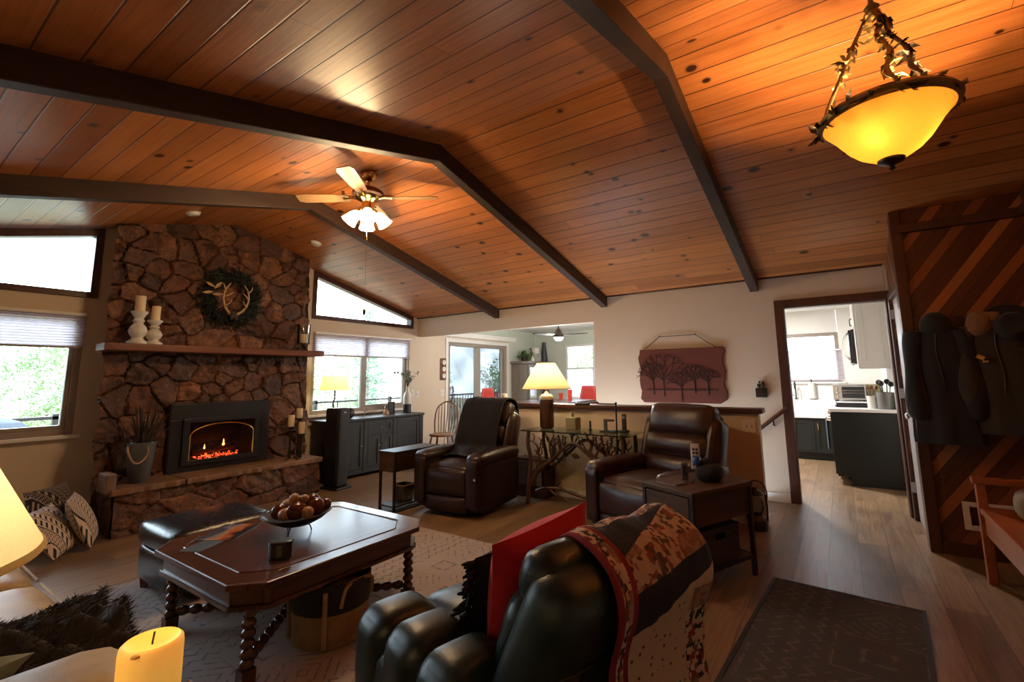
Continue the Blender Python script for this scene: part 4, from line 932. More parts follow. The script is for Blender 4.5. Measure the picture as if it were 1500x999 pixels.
part('cradle', MB().rbox((0, 0, .014), (.09, .08, .028), .01, n=5), 'black', t, smooth=True); part('handset', MB().rbox((.0, 0, .105), (.026, .046, .165), .01, n=6), plain('dark_grey_plastic', (.04, .038, .036), .35), t, smooth=True); part('handset_screen', MB().bb((-.0145, -.015, .14), (-.0135, .015, .165)), 'steel', t)
t = thing('swing_arm_lamp', 'thin black swing arm floor lamp standing right of the console', 'floor lamp', (4.28, 1.835, 0))
part('lamp_foot', MB().lathe([(.10, 0), (.10, .012), (.02, .022), (.012, .03)], n=28), 'black', t, smooth=True); part('pole', MB().cyl((0, 0, .02), .0075, 1.06, 10).cyl((0, 0, .62), .012, .12, 10), 'black', t, smooth=True)
part('swing_arm', MB().tube([(0, 0, 1.075), (.02, .13, 1.072), (.035, .21, 1.074), (.035, .21, 1.09), (.06, .33, 1.07)], .006, 8).ball((0, 0, 1.08), .013, 8).ball((.035, .21, 1.08), .012, 8), 'black', t, smooth=True)
part('lamp_head', MB().rbox((.075, .40, 1.062), (.05, .16, .028), .012, n=6), 'black', t, smooth=True)
t = thing('woven_front_cabinet', 'low dark cabinet with speckled woven front under the console left end', 'cabinet', (4.66, 3.02, 0))
part('cabinet_case', MB().bb((-.10, -.20, 0), (.105, .22, .42)), 'rustic', t, bevel=.004); part('woven_panel', MB().bb((-.112, -.15, .13), (-.10, .20, .39)), 'weave', t, bevel=.002); part('side_panel_trim', MB().bb((-.113, -.20, 0), (-.10, .22, .13)).bb((-.113, -.20, .13), (-.10, -.15, .42)), 'twist', t, bevel=.003)
tag(part('power_cord', MB().tube(curve([(4.70, 2.72, .012), (4.58, 2.5, .008), (4.63, 2.3, .007), (4.50, 2.1, .007), (4.60, 1.9, .007), (4.72, 1.9, .2), (4.762, 1.92, .33)], 8), .005, 6), 'plastic', smooth=True), 'pale power cord snaking on floor under the glass console', 'cord')
t = thing('wall_outlet', 'white outlet with black plug on half wall under the glass console', 'outlet', (4.7745, 1.98, .40)); part('outlet_plate', MB().rbox((-.003, 0, 0), (.006, .075, .115), .002, n=3), 'plastic', t); part('plug', MB().rbox((-.02, 0, .02), (.03, .03, .03), .005, n=3), 'blackmatte', t); part('adapter', MB().rbox((-.03, -.05, .0), (.05, .06, .05), .006, n=3), 'plastic', t)

# ------------------------------------------------------------------ sideboard, speaker and their things
t = thing('sideboard', 'long black washed wood sideboard with doors and drawer under the right window', 'sideboard', (4.56, 5.87, 0))
W, D_, Hs = 1.66, .46, .80
part('carcass', MB().bb((-W/2+.02, -D_/2+.02, .08), (W/2-.02, D_/2, Hs-.035)), 'sideboard', t, bevel=.004)
part('top', MB().bb((-W/2-.02, -D_/2-.01, Hs-.035), (W/2+.02, D_/2, Hs)), 'sideboard', t, bevel=.006)
part('plinth', MB().bb((-W/2, -D_/2+.005, 0), (-W/2+.08, D_/2, .09)).bb((W/2-.08, -D_/2+.005, 0), (W/2, D_/2, .09)).bb((-W/2+.06, -D_/2+.012, .045), (W/2-.06, -D_/2+.03, .09)), 'sideboard', t, bevel=.004)
for x in (-W/2+.035, -.26, .26, W/2-.035): part('stile', MB().bb((x-.035, -D_/2+.0, .08), (x+.035, -D_/2+.02, Hs-.035)), 'sideboard', t, bevel=.003)
def pdoor(x0, x1, z0, z1, nm, planks=0):
    y = -D_/2+.02; mb = MB().bb((x0, y-.016, z0), (x0+.05, y, z1)).bb((x1-.05, y-.016, z0), (x1, y, z1)).bb((x0, y-.016, z0), (x1, y, z0+.05)).bb((x0, y-.016, z1-.05), (x1, y, z1)).bb((x0, y-.006, z0), (x1, y, z1))
    return part(nm, mb, 'sideboard', t, bevel=.002)
for (a, b), kx in (((-W/2+.075, -.30), -.34), ((.30, W/2-.075), .34)):
    d = pdoor(a, b, .10, Hs-.05, 'door'); part('door_knob', MB().ball((kx, -D_/2-.012, .42), .012, 8).cyl((kx, -D_/2-.01, .41), .003, .02), 'steel', d, smooth=True)
d = pdoor(-.22, .22, .56, Hs-.05, 'drawer'); part('drawer_knob', MB().ball((0, -D_/2-.012, .655), .013, 8), 'steel', d, smooth=True)
for a, b, kx in ((-.22, -.003, -.035), (.003, .22, .035)):
    d = pdoor(a, b, .10, .54, 'door'); part('door_knob', MB().ball((kx, -D_/2-.012, .40), .012, 8), 'steel', d, smooth=True)
t = thing('tower_speaker', 'tall black tower speaker standing in front of the sideboard left end', 'speaker', (3.66, 5.36, 0), .12)
part('speaker_base', MB().rbox((0, 0, .015), (.24, .30, .03), .01, n=5), 'black', t); part('speaker_cabinet', MB().rbox((0, .02, .51), (.175, .235, .96), .02, n=8), 'black', t, smooth=True); part('speaker_grille', MB().rbox((0, -.10, .51), (.165, .03, .93), .012, n=6), 'blackmatte', t, smooth=True); part('badge', MB().bb((-.015, -.118, .93), (.015, -.115, .94)), 'steel', t)
t = thing('decor_sphere', 'round black ridged ball resting on sideboard behind the tower speaker', 'decorative ball', (4.12, 5.80, .80))
part('ball_body', MB().ball((0, 0, .075), .075, 20), 'black_ceramic', t, smooth=True); part('ball_ridges', (lambda mb: ([mb.tube([(.0755*math.cos(a)*math.sin(q), .0755*math.sin(a)*math.sin(q), .075-.0755*math.cos(q)) for q in [PI*(.06+.88*i/16) for i in range(17)]], .003, 5) for a in [2*PI*k/14 for k in range(14)]], mb)[1])(MB()), 'black', t)
t = thing('photo_frame', 'small dark photo frame standing on sideboard left of the white vase', 'picture frame', (4.97, 5.92, .80), .15)
part('frame', MB().bb((-.075, -.01, 0), (-.052, .012, .19)).bb((.052, -.01, 0), (.075, .012, .19)).bb((-.075, -.01, 0), (.075, .012, .025)).bb((-.075, -.01, .165), (.075, .012, .19)).bb((-.06, .004, .01), (.06, .012, .18)), 'black', t, bevel=.003); part('picture', MB().bb((-.053, .0, .024), (.053, .005, .166)), plain('grey_photo', (.07, .07, .075), .3, var=.6, scale=20), t); part('easel', MB().box((0, .05, .075), (.05, .008, .16), rx=.35), 'black', t)
t = thing('keepsake_figure', 'little tan figurine beside small dark photo frame on the sideboard', 'figurine', (4.83, 5.87, .80)); part('body', MB().lathe([(.05, 0), (.052, .012), (.04, .05), (.02, .08), (.0, .085)], n=14), 'paleball', t, smooth=True); part('head', MB().ball((0, 0, .10), .024, 10), 'paleball', t, smooth=True); part('hat', MB().lathe([(.03, .112), (.012, .125), (.006, .15)], n=10), 'bronze', t)
t = thing('candle_glass', 'small steel tealight stand on sideboard below the window mullion', 'candle holder', (4.40, 5.82, .80)); part('foot', MB().lathe([(.035, 0), (.035, .006), (.006, .012), (.006, .075), (.02, .085)], n=16), 'chrome', t, smooth=True); part('glass_cup', MB().lathe([(.012, .085), (.026, .092), (.028, .13)], n=16, cap=False), 'jar', t, smooth=True)
t = thing('two_tone_vase', 'tall white vase with charcoal lower half holding eucalyptus on sideboard', 'vase', (5.27, 5.89, .80))
part('vase_body', MB().lathe([(.064, .14), (.064, .26), (.05, .31), (.027, .345), (.022, .40), (.026, .42), (.02, .42), (.018, .36)], n=28, cap=False), 'whiteceramic', t, smooth=True); part('charcoal_lower_half', MB().lathe([(.055, 0), (.064, .008), (.0642, .14), (0, .14)], n=28), 'black_ceramic', t, smooth=True)
def leaf_spray(name, label, cat, loc, n, spread, L0, L1, leaf, lm, mat='leaf2', seed=1, droop=.3, k0=4):
    rr = random.Random(seed); t = thing(name, label, cat, loc); st_ = MB(); lv = MB()
    for i in range(n):
        a = rr.uniform(0, 2*PI); L = rr.uniform(L0, L1); sp = spread*rr.uniform(.4, 1)
        pts = curve([(0, 0, 0), (.25*sp*math.cos(a)*.3, .25*sp*math.sin(a)*.3, L*.4), (sp*math.cos(a)*.55, sp*math.sin(a)*.55, L*.8), (sp*math.cos(a), sp*math.sin(a), L*(1-droop*rr.random()))], 6); st_.tube(pts, lerp_r((.003, .0012), len(pts)), 5)
        for q in range(lm):
            j = rr.randrange(k0, len(pts)); p = Vector(pts[j]); d = Vector((rr.gauss(0, 1), rr.gauss(0, 1), rr.gauss(.2, .7))).normalized(); w_ = d.cross(Vector((0, 0, 1))).normalized()*leaf*.42; l = leaf*rr.uniform(.7, 1.2); u_ = d.cross(w_).normalized()*leaf*.15
            lv.add([p, p+d*l*.45+w_, p+d*l, p+d*l*.45-w_, p+d*l*.5+u_], [(0, 1, 4), (1, 2, 4), (2, 3, 4), (3, 0, 4)])
    part('stems', st_, 'stem', t); part('leaves', lv, mat, t); return t
leaf_spray('eucalyptus_spray', 'airy grey green eucalyptus sprig standing in the white vase', 'plant', (5.27, 5.89, 1.10), 11, .30, .26, .40, .05, 13, seed=6, k0=8)
t = thing('window_lamp', 'small lamp with yellow drum shade and twig stem before the right window', 'lamp', (4.02, 6.01, .80))
part('twig_stem', MB().tube(curve([(0, 0, .02), (.02, 0, .1), (-.015, 0, .2), (.012, 0, .30), (0, 0, .42)]), .012, 8).tube(curve([(.02, 0, .10), (.06, 0, .17), (.05, 0, .24)]), .007, 6), 'stem', t, smooth=True); part('lamp_foot', MB().lathe([(.06, 0), (.06, .012), (.015, .03)], n=20), 'stem', t, smooth=True)
part('lamp_shade', MB().lathe([(.20, .40), (.165, .60)], n=36, cap=False), 'shade2', t, smooth=True); part('shade_frame', MB().tube([(-.16, 0, .59), (.16, 0, .59)], .003, 6).tube([(0, 0, .42), (0, 0, .63)], .004, 6), 'bronze', t); part('bulb', MB().ball((0, 0, .48), .028, 8), 'bulb', t)
lamp('window_lamp_bulb', 'POINT', (4.02, 6.01, 1.33), 2.5, (1, .78, .4), .03)
# wall plates on the gable wall
def plate(loc, ax, label, cat, n=1):
    t = thing('switch_plate', label, cat, loc); w_ = .07+.046*(n-1)
    s_ = (w_, .006, .115) if ax == 'y' else (.006, w_, .115); part('plate', MB().rbox((0, -.003, 0) if ax == 'y' else (-.003, 0, 0), s_, .002, n=3), 'plastic', t)
    for i in range(n):
        q = (i-(n-1)/2)*.046; part('toggle', MB().rbox((q, -.008, 0) if ax == 'y' else (-.008, q, 0), (.012, .012, .03) if ax == 'y' else (.012, .012, .03), .003, n=3), 'plastic', t)
plate((6.40, YF, 1.08), 'y', 'white double switch plate left of the sliding glass door', 'light switch', 2); plate((5.78, YF, 1.07), 'y', 'white outlet plate right of the eucalyptus vase on wall', 'outlet', 1); plate((5.66, YF, 1.10), 'y', 'white small plate on wall just right of the right window', 'light switch', 1); plate((4.775, .745, .87), 'x', 'white plate on half wall right of bare brown recliner', 'light switch', 2)
t = thing('wall_gauge', 'narrow wooden weather station with three round dials beside glass door', 'wall clock', (6.405, YF-.001, 1.515)); part('wood_back', MB().rbox((0, -.012, 0), (.15, .022, .41), .01, n=5), 'mantel', t)
for z in (-.125, 0, .125): d = part('dial', MB().lathe([(.05, 0), (.052, .012), (.046, .014), (0, .014)], n=24, m=Matrix.Rotation(PI/2, 4, 'X')), 'whiteceramic', t, smooth=True, loc=(0, -.023, z)); part('dial_rim', MB().tube([(.05*math.cos(2*PI*k/24), -.012, .05*math.sin(2*PI*k/24)) for k in range(25)], .005, 6), 'brass', d); part('dial_hand', MB().bb((-.002, -.017, 0), (.002, -.015, .035)), 'black', d)
# windsor chair
t = thing('windsor_chair', 'honey wood windsor chair with spindle hoop back beyond the sideboard', 'chair', (5.60, 5.42, 0), -1.15)
sp = [(.21*math.cos(2*PI*k/24)*(1 if math.sin(2*PI*k/24) < 0 else .93), .20*math.sin(2*PI*k/24)) for k in range(24)]
part('seat', MB().prism(sp, 2, .425, .46), 'chairwood', t, bevel=.012)
for x, y in ((-.13, -.12), (.13, -.12), (-.12, .12), (.12, .12)):
    part('leg', MB().tube([(x*1.5, y*1.6, 0), (x*1.38, y*1.4, .12), (x*1.2, y*1.2, .28), (x, y, .43)], [.011, .015, .020, .012], 10), 'chairwood', t, smooth=True)
part('stretcher', MB().tube([(-.17, -.155, .19), (-.16, .15, .19)], .010, 8).tube([(.17, -.155, .19), (.16, .15, .19)], .010, 8).tube([(-.165, 0, .19), (.165, 0, .19)], .010, 8), 'chairwood', t, smooth=True)
hp = curve([(-.175, .13, .45), (-.20, .19, .66), (-.165, .235, .86), (0, .255, .955), (.165, .235, .86), (.20, .19, .66), (.175, .13, .45)], 8); part('hoop', MB().tube(hp, .012, 8), 'chairwood', t, smooth=True)
for k in range(7):
    x = -.12+.04*k; xx = x*1.25; zt_ = .955-.09*(abs(xx)/.17)**2.2; part('spindle', MB().tube([(x, .155, .45), (xx, .20+.03, .70), (xx, .25, zt_)], [.006, .008, .005], 7), 'chairwood', t, smooth=True)

# ------------------------------------------------------------------ ottoman and coffee table
t = thing('ottoman', 'black leather storage ottoman with padded lid between table and fireplace', 'ottoman', (1.55, 3.69, .013))
part('ottoman_body', MB().rbox((0, 0, .165), (.60, .56, .21), .025, (.008, .008, 0)), 'black_leather', t, smooth=True); part('lid_cushion', MB().rbox((0, 0, .345), (.63, .59, .15), .05, (.006, .006, .02)), 'black_leather', t, smooth=True)
for x in (-.26, .26):
    for y in (-.24, .24): part('foot', MB().lathe([(.022, 0), (.03, .065)], (x, y, 0), 4), 'mantel', t)
t = thing('coffee_table', 'square dark wood coffee table with clipped corners and barley twist legs', 'coffee table', (1.64, 2.74, .013))
Z = .437; cx, cy, cl = .575, .53, .12
def octa(k): a, b, c_ = cx-k, cy-k, cl; return [(-a+c_, -b), (a-c_, -b), (a, -b+c_), (a, b-c_), (a-c_, b), (-a+c_, b), (-a, b-c_), (-a, -b+c_)]
part('table_top', MB().prism(octa(0), 2, Z-.028, Z), 'tablewood', t, bevel=.006)
part('inlay_border', (lambda mb, P, Q: ([mb.add([(*P[i], Z), (*P[(i+1) % 8], Z), (*Q[(i+1) % 8], Z+.0012), (*Q[i], Z+.0012)], [(0, 1, 2, 3)]) for i in range(8)], mb)[1])(MB(), octa(.012), octa(.10)), wood('border_wood', (.055, .020, .010), (.12, .046, .022), 0, .5, .22, coat=.4), t)
part('inlay_bead', (lambda mb, Q: ([mb.tube([(*Q[i], Z+.001), (*Q[(i+1) % 8], Z+.001)], .004, 6) for i in range(8)], mb)[1])(MB(), octa(.10)), 'twist', t)
part('apron', MB().prism(octa(.035), 2, Z-.115, Z-.028), 'tablewood', t, bevel=.004); part('apron_moulding', MB().prism(octa(.022), 2, Z-.128, Z-.105), 'twist', t, bevel=.006)
for x in (-.47, .47):
    for y in (-.42, .42):
        lg = beads((x, y, .055), (x, y, Z-.125), .032, 6); lg.box((x, y, .03), (.06, .06, .06)).box((x, y, Z-.13), (.062, .062, .03)); part('leg', lg, 'twist', t, smooth=True)
for a, b in (((-.45, .40), (-.03, .03)), ((.03, -.03), (.45, -.40)), ((-.45, -.40), (-.03, -.03)), ((.03, .03), (.45, .40))): part('stretcher', beads((*a, .085), (*b, .085), .026, 9), 'twist', t, smooth=True)
part('stretcher_hub', MB().box((0, 0, .085), (.075, .075, .07), rz=PI/4), 'twist', t, bevel=.006)
TZ = .4505
t = thing('wire_bowl', 'black wire rimmed bowl on coffee table filled with wooden balls', 'bowl', (1.63, 2.76, TZ+.002), -.9)
part('bowl_shell', MB().lathe([(.03, .042), (.09, .052), (.15, .082), (.185, .112), (.182, .112), (.145, .088), (.09, .06), (0, .05)], n=36), 'bronze', t, smooth=True)
part('rim_wire', MB().tube([(.19*math.cos(2*PI*k/40), .19*math.sin(2*PI*k/40), .114+.006*math.cos(4*PI*k/40)) for k in range(41)], .005, 6), 'black', t, smooth=True)
for k in range(3): a = 2*PI*k/3+.4; part('foot_wire', MB().tube(curve([(.05*math.cos(a), .05*math.sin(a), .05), (.075*math.cos(a), .075*math.sin(a), .03), (.085*math.cos(a), .085*math.sin(a), .0)]), .004, 6), 'black', t, smooth=True)
ba = Matrix.Rotation(-.9, 4, 'Z'); bc = Vector((1.63, 2.76, TZ+.002))
for x, y, z, r, sq, mt, lab in (( -.095, -.02, .125, .045, (1, 1, .95), 'burl', 'dark burl wood ball at left of the wire bowl'), (-.035, -.085, .125, .036, (1, 1, .95), 'paleball', 'pale round wooden ball at front left of the wire bowl'), (.02, -.055, .135, .052, (1.25, 1, .95), 'burl', 'largest glossy red brown egg ball at front of the wire bowl'),
    (.085, -.065, .125, .036, (1, 1, 1), 'paleball', 'pale ball at front right of the wire bowl'), (.105, .01, .14, .050, (1.1, 1, 1), 'burl', 'glossy dark brown ball at right of the wire bowl'), (.145, .065, .14, .032, (1, 1, 1), 'burl', 'small dark ball at far right edge of the wire bowl'),
    (.06, .085, .15, .046, (1, 1, 1), 'burl', 'orange tinted glossy ball at back right of the wire bowl'), (-.01, .07, .145, .045, (1, 1, 1), 'burl', 'dark ball at back middle of the wire bowl'), (-.075, .08, .135, .045, (1.2, 1, .9), 'paleball', 'pale oval ball at back left of the wire bowl'), (-.02, .005, .185, .032, (1, 1, 1.15), 'paleball', 'pale egg on top of the pile in the wire bowl'), (.035, .015, .185, .026, (1, 1, 1), 'paleball', 'small tan ball on top of the pile in the wire bowl')):
    tag(part('decor_ball', MB().ball((0, 0, 0), r, 16, sq), mt, smooth=True, loc=tuple(bc+ba.to_3x3() @ Vector((x, y, z)))), lab, 'decorative ball', 'wooden balls in the wire bowl')
t = thing('trinket_tin', 'grey green eight sided tin box on coffee table near its front edge', 'tin', (1.375, 2.455, TZ), -.75)
oc = lambda k, w_, d_: [(-w_+k, -d_), (w_-k, -d_), (w_, -d_+k), (w_, d_-k), (w_-k, d_), (-w_+k, d_), (-w_, d_-k), (-w_, -d_+k)]
part('tin_body', MB().prism(oc(.018, .055, .035), 2, 0, .07), 'tin', t, bevel=.004); part('tin_lid', MB().prism(oc(.018, .057, .037), 2, .066, .084), 'tin', t, bevel=.006); part('tin_label', (lambda mb: ([mb.bb((-.012, -.0362, .014+.009*k), (.012, -.0352, .018+.009*k)) for k in range(6)], mb)[1])(MB()), plain('worn_script', (.30, .30, .26), .5), t)
s_ = Mat('sunset_cover'); g = s_.n('TexNoise', {'Vector': s_.co('Generated'), 'Scale': 3.5, 'Detail': 5.}).outputs[0]; x_, y_, z_ = s_.sep(s_.co('Generated')); cv = s_.fin(s_.ramp(s_.math('ADD', y_, s_.math('MULTIPLY', s_.math('SUBTRACT', g, .5), .9)), [(.15, (.02, .022, .03)), (.35, (.42, .10, .02)), (.5, (.50, .24, .12)), (.65, (.25, .24, .28)), (.85, (.06, .07, .10))]), .25, 0.)
t = thing('magazine', 'glossy magazine with orange sunset cover lying on coffee table', 'magazine', (1.415, 3.105, TZ), .62); part('pages', MB().bb((-.145, -.105, 0), (.145, .105, .006)), 'whiteceramic', t); part('cover', MB().bb((-.147, -.107, .0061), (.147, .107, .0075)), cv, t)
t = thing('folder', 'thin dark booklet lying under the magazine on the coffee table', 'booklet', (1.29, 3.04, TZ), .45); t.location = (1.23, 2.98, TZ); part('booklet_pages', MB().bb((-.09, -.06, 0), (.09, .06, .004)), 'whiteceramic', t); part('booklet_cover', MB().bb((-.092, -.062, .0041), (.092, .062, .0055)), 'navy', t)
# tote basket under the table
t = thing('jute_tote', 'jute tote basket with navy cloth upper band under coffee table edge', 'basket', (1.62, 2.37, .013), .12)
part('jute_base', MB().lathe([(.165, 0), (.185, .01), (.195, .17), (.19, .17), (.178, .02), (0, .015)], n=32), 'basket', t, smooth=True); part('navy_band', MB().lathe([(.196, .165), (.20, .30), (.194, .302), (.189, .168)], n=32, cap=False), 'navy', t, smooth=True)
for sg in (-1, 1): part('rope_handle', MB().tube(curve([(.10, sg*.185, .20), (.09, sg*.20, .28), (.05, sg*.19, .295), (0, sg*.175, .29), (-.05, sg*.19, .295), (-.09, sg*.20, .28), (-.10, sg*.185, .20)]), .009, 8).tube([(-.15, sg*.13, .02), (-.155, sg*.135, .28)], .012, 8), 'rope', t, smooth=True)
tag(part('folded_throw', MB().rbox((0, 0, 0), (.20, .17, .09), .04, (.01, .01, .03)), 'mud1', smooth=True, loc=(1.68, 2.36, .20)), 'folded patterned cloth inside the jute tote basket', 'cloth')
# floor cushions
def cushion(x, y, z, w_, h_, th, rx, rz, mat, label):
    rot = Matrix.Rotation(rz, 3, 'Z') @ Matrix.Rotation(rx, 3, 'X'); tag(part('throw_pillow', pillow(w_, h_, th, rot=rot), mat, smooth=True, loc=(x, y, z)), label, 'pillow', 'pillows leaning beside the hearth')
cushion(1.17, 5.72, .245, .45, .46, .16, -.30, .75, 'mud2', 'black mudcloth pillow leaning at back left beside the hearth'); cushion(1.285, 5.36, .225, .42, .44, .14, -.42, 1.25, 'mud1', 'cream mudcloth pillow leaning against hearth end'); cushion(1.09, 5.26, .20, .42, .42, .14, -.62, .95, 'mud1', 'cream and black pillow slumped at front left of the pillow pile')

# ------------------------------------------------------------------ drawer end table, its things and lantern
ET, ER = (3.43, .895, 0), math.atan2(-.25, .57)
t = thing('end_table', 'rustic end table with black metal frame, drawer and lower shelf beside recliner', 'end table', ET, ER)
part('table_top', MB().bb((-.32, -.215, .585), (.32, .215, .615)), 'rustic', t, bevel=.004)
for sx in (-1, 1):
    for sy in (-1, 1): part('leg', MB().bb((sx*.30-.014, sy*.195-.014, 0), (sx*.30+.014, sy*.195+.014, .585)), 'black', t, bevel=.002)
part('side_panel', MB().bb((-.285, -.20, .40), (.285, -.185, .585)).bb((-.285, .185, .40), (.285, .20, .585)), 'rustic', t); part('drawer_case', MB().bb((-.285, -.185, .41), (.29, .185, .58)), 'rustic', t)
d = part('drawer', MB().bb((-.312, -.175, .42), (-.285, .175, .575)), 'rustic', t, bevel=.003); part('drawer_knob', MB().ball((-.328, 0, .50), .013, 10).tube([(-.31, 0, .50), (-.328, 0, .50)], .005, 6), 'steel', d, smooth=True)
part('lower_shelf', MB().bb((-.29, -.19, .12), (.29, .19, .135)), 'rustic', t); part('shelf_rail', MB().bb((-.30, -.205, .115), (.30, -.185, .14)).bb((-.30, .185, .115), (.30, .205, .14)).bb((-.31, -.2, .115), (-.29, .2, .14)).bb((.29, -.2, .115), (.31, .2, .14)), 'black', t)
def on(loc, rz, p): v = Matrix.Rotation(rz, 3, 'Z') @ Vector(p)+Vector(loc); return tuple(v)
t = thing('shelf_basket', 'dark woven bin with cut out handles on lower shelf of drawer end table', 'basket', on(ET, ER, (0, -.02, .1365)), ER)
b = MB().bb((-.20, -.145, 0), (.20, .145, .012)).bb((-.20, -.145, 0), (-.19, .145, .21)).bb((.19, -.145, 0), (.20, .145, .21)).bb((-.20, .135, 0), (.20, .145, .21)).bb((-.20, -.145, 0), (.20, -.135, .14)).bb((-.20, -.145, .175), (.20, -.135, .21)).bb((-.20, -.145, .14), (-.05, -.135, .175)).bb((.05, -.145, .14), (.20, -.135, .175))
s_ = Mat('grey_weave'); wv = s_.n('TexBrick', {'Vector': s_.mapping(s_.co(), rot=(PI/2, 0, 0)), 'Color1': (.075, .06, .058, 1), 'Color2': (.045, .036, .036, 1), 'Mortar': (.015, .012, .012, 1), 'Scale': 22., 'Mortar Size': .03}).outputs
s_.bump(wv[1], .6, .004); gw = s_.fin(wv[0], .8, 0.)
part('bin_body', b, gw, t, bevel=.003); part('bin_rim', MB().bb((-.205, -.15, .205), (.205, -.133, .217)).bb((-.205, .133, .205), (.205, .15, .217)).bb((-.205, -.15, .205), (-.188, .15, .217)).bb((.188, -.15, .205), (.205, .15, .217)), gw, t, bevel=.003)
t = thing('remote_caddy', 'black soft caddy holding remotes on the drawer end table', 'caddy', on(ET, ER, (.10, -.04, .6155)), ER+.3)
part('caddy_base', MB().rbox((0, 0, .05), (.20, .15, .10), .045, (.01, .01, .01)), 'blackcloth', t, smooth=True); part('caddy_pouch', MB().rbox((.02, .05, .085), (.16, .06, .10), .025), 'blackcloth', t, smooth=True); part('caddy_stud', MB().ball((.10, -.06, .06), .006, 6), 'brass', t)
r_ = Matrix.Rotation(.35, 3, 'X')
t = thing('remote_control', 'white remote control with dark buttons standing in the black caddy', 'remote control', on(ET, ER, (.10, .075, .70)), -1.31); part('remote_body', MB().rbox((0, 0, .06), (.062, .018, .18), .006, n=5), 'plastic', t, smooth=True)
for k in range(5): part('button_row', MB().bb((-.018, -.0112, .0+.026*k), (-.004, -.008, .014+.026*k)).bb((.004, -.0112, .0+.026*k), (.018, -.008, .014+.026*k)), 'blackmatte', t)
tag(part('blue_pouch', MB().rbox((0, 0, 0), (.075, .045, .055), .018, (.004, .004, .004)), 'blue', smooth=True, loc=on(ET, ER, (.045, .02, .745))), 'small bright blue pouch on top of the black caddy', 'pouch')
t = thing('grey_remote', 'grey remote leaning against left side of the black caddy', 'remote control', on(ET, ER, (-.055, .05, .618)), -1.31); part('remote_body', MB().rbox((0, 0, .06), (.045, .016, .12), .006, n=5), plain('worn_grey_plastic', (.10, .085, .08), .5), t, smooth=True); part('button_row', MB().bb((-.012, -.0095, .03), (.012, -.007, .10)), 'blackmatte', t)
t = thing('notebook', 'thin tan notebook lying flat on the drawer end table', 'notebook', on(ET, ER, (-.19, .06, .6155)), ER+.1); part('notebook_pages', MB().bb((-.055, -.08, 0), (.055, .08, .006)), 'whiteceramic', t); part('notebook_cover', MB().bb((-.058, -.083, .006), (.058, .083, .009)), plain('brown_cover', (.085, .05, .035), .5), t)
tag(part('pen', MB().tube([(0, 0, 0), (.13, .02, 0)], .004, 8), 'brass', smooth=True, loc=on(ET, ER, (-.12, -.05, .620))), 'thin brass coloured pen on the drawer end table', 'pen')
t = thing('floor_lantern', 'dark metal lantern with glass chimney on floor at half wall corner', 'lantern', (4.66, .715, 0))
part('lantern_base', MB().lathe([(.075, 0), (.08, .02), (.078, .09), (.05, .115), (.045, .13), (0, .13)], n=28), 'bronze', t, smooth=True); part('glass_chimney', MB().lathe([(.04, .13), (.062, .18), (.062, .24), (.045, .29)], n=24, cap=False), 'jar', t, smooth=True)
part('lantern_cap', MB().lathe([(.045, .288), (.07, .295), (.06, .32), (.03, .335), (.02, .35), (0, .352)], n=24), 'bronze', t, smooth=True); part('wire_handle', MB().tube(curve([(0, -.08, .22), (0, -.09, .32), (0, -.05, .40), (0, .05, .40), (0, .09, .32), (0, .08, .22)]), .005, 8), 'bronze', t, smooth=True)
for sx in (-1, 1): part('side_tube', MB().tube([(0, sx*.08, .08), (0, sx*.085, .2), (0, sx*.078, .30)], .008, 8), 'bronze', t, smooth=True)
# ------------------------------------------------------------------ wall art, key holder
t = thing('wood_wall_art', 'live edged redwood plank sign with dark metal trees hung by rope on wall', 'wall art', (XB-.002, 1.605, 1.01)); rr = random.Random(8)
ed = lambda s_: [(s_*(.505+.014*math.sin(k*1.15+s_)+rr.uniform(-.01, .008)-(.05 if k in (0,) else 0)), .655*k/14) for k in range(15)]
part('plank', MB().prism(ed(-1)+ed(1)[::-1], 0, -.035, -.003), 'redsign', t, bevel=.006)
part('plank_seam', MB().bb((-.0355, -.48, .325), (-.034, .48, .328)).bb((-.0355, -.48, .49), (-.034, .48, .492)), 'mantel', t)
tree_m = plain('rusted_metal', (.040, .012, .008), .6, .3, var=.3); part('ground_bar', MB().bb((-.042, -.42, .145), (-.034, .42, .165)), tree_m, t, bevel=.003)
for y, z0, h, w_ in ((.32, .10, .36, .10), (.17, .12, .36, .12), (.01, .02, .42, .10), (-.20, .08, .47, .16), (-.33, .10, .42, .12)):
    mb = MB().tube([(-.04, -y, z0), (-.041, -y+.005, z0+h*.45)], .008, 6)
    def tw(p, a, L, d):
        q = (p[0], p[1]+L*math.sin(a), min(.60, p[2]+L*math.cos(a))); mb.tube([p, q], .0045*(.75**(3-d))+.0008, 5)
        if d: [tw(q, a+da+rr.uniform(-.15, .15), L*.72, d-1) for da in (-.5, .42)]
    for a in (-.75, -.3, .1, .55, .9): tw((-.041, -y+.005, z0+h*.40), a, h*.20*(w_/.11), 3)
    part('metal_tree', mb, tree_m, t)
part('hanging_rope', MB().tube([(-.02, .44, .655), (-.012, .235, .815), (-.012, -.20, .815), (-.02, -.42, .655)], .004, 6), 'stem', t); part('wall_hook', MB().ball((-.01, .235, .818), .009, 6).ball((-.01, -.20, .818), .009, 6), 'bronze', t)
t = thing('wall_pocket', 'small black metal wall box with little ornaments left of kitchen doorway', 'wall box', (XB-.002, .738, 1.09))
part('box', MB().bb((-.05, -.055, 0), (-.0, .055, .10)), 'black', t, bevel=.004); part('front_relief', MB().bb((-.055, -.03, .02), (-.05, .03, .08)), 'bronze', t, bevel=.002)
mb = MB()
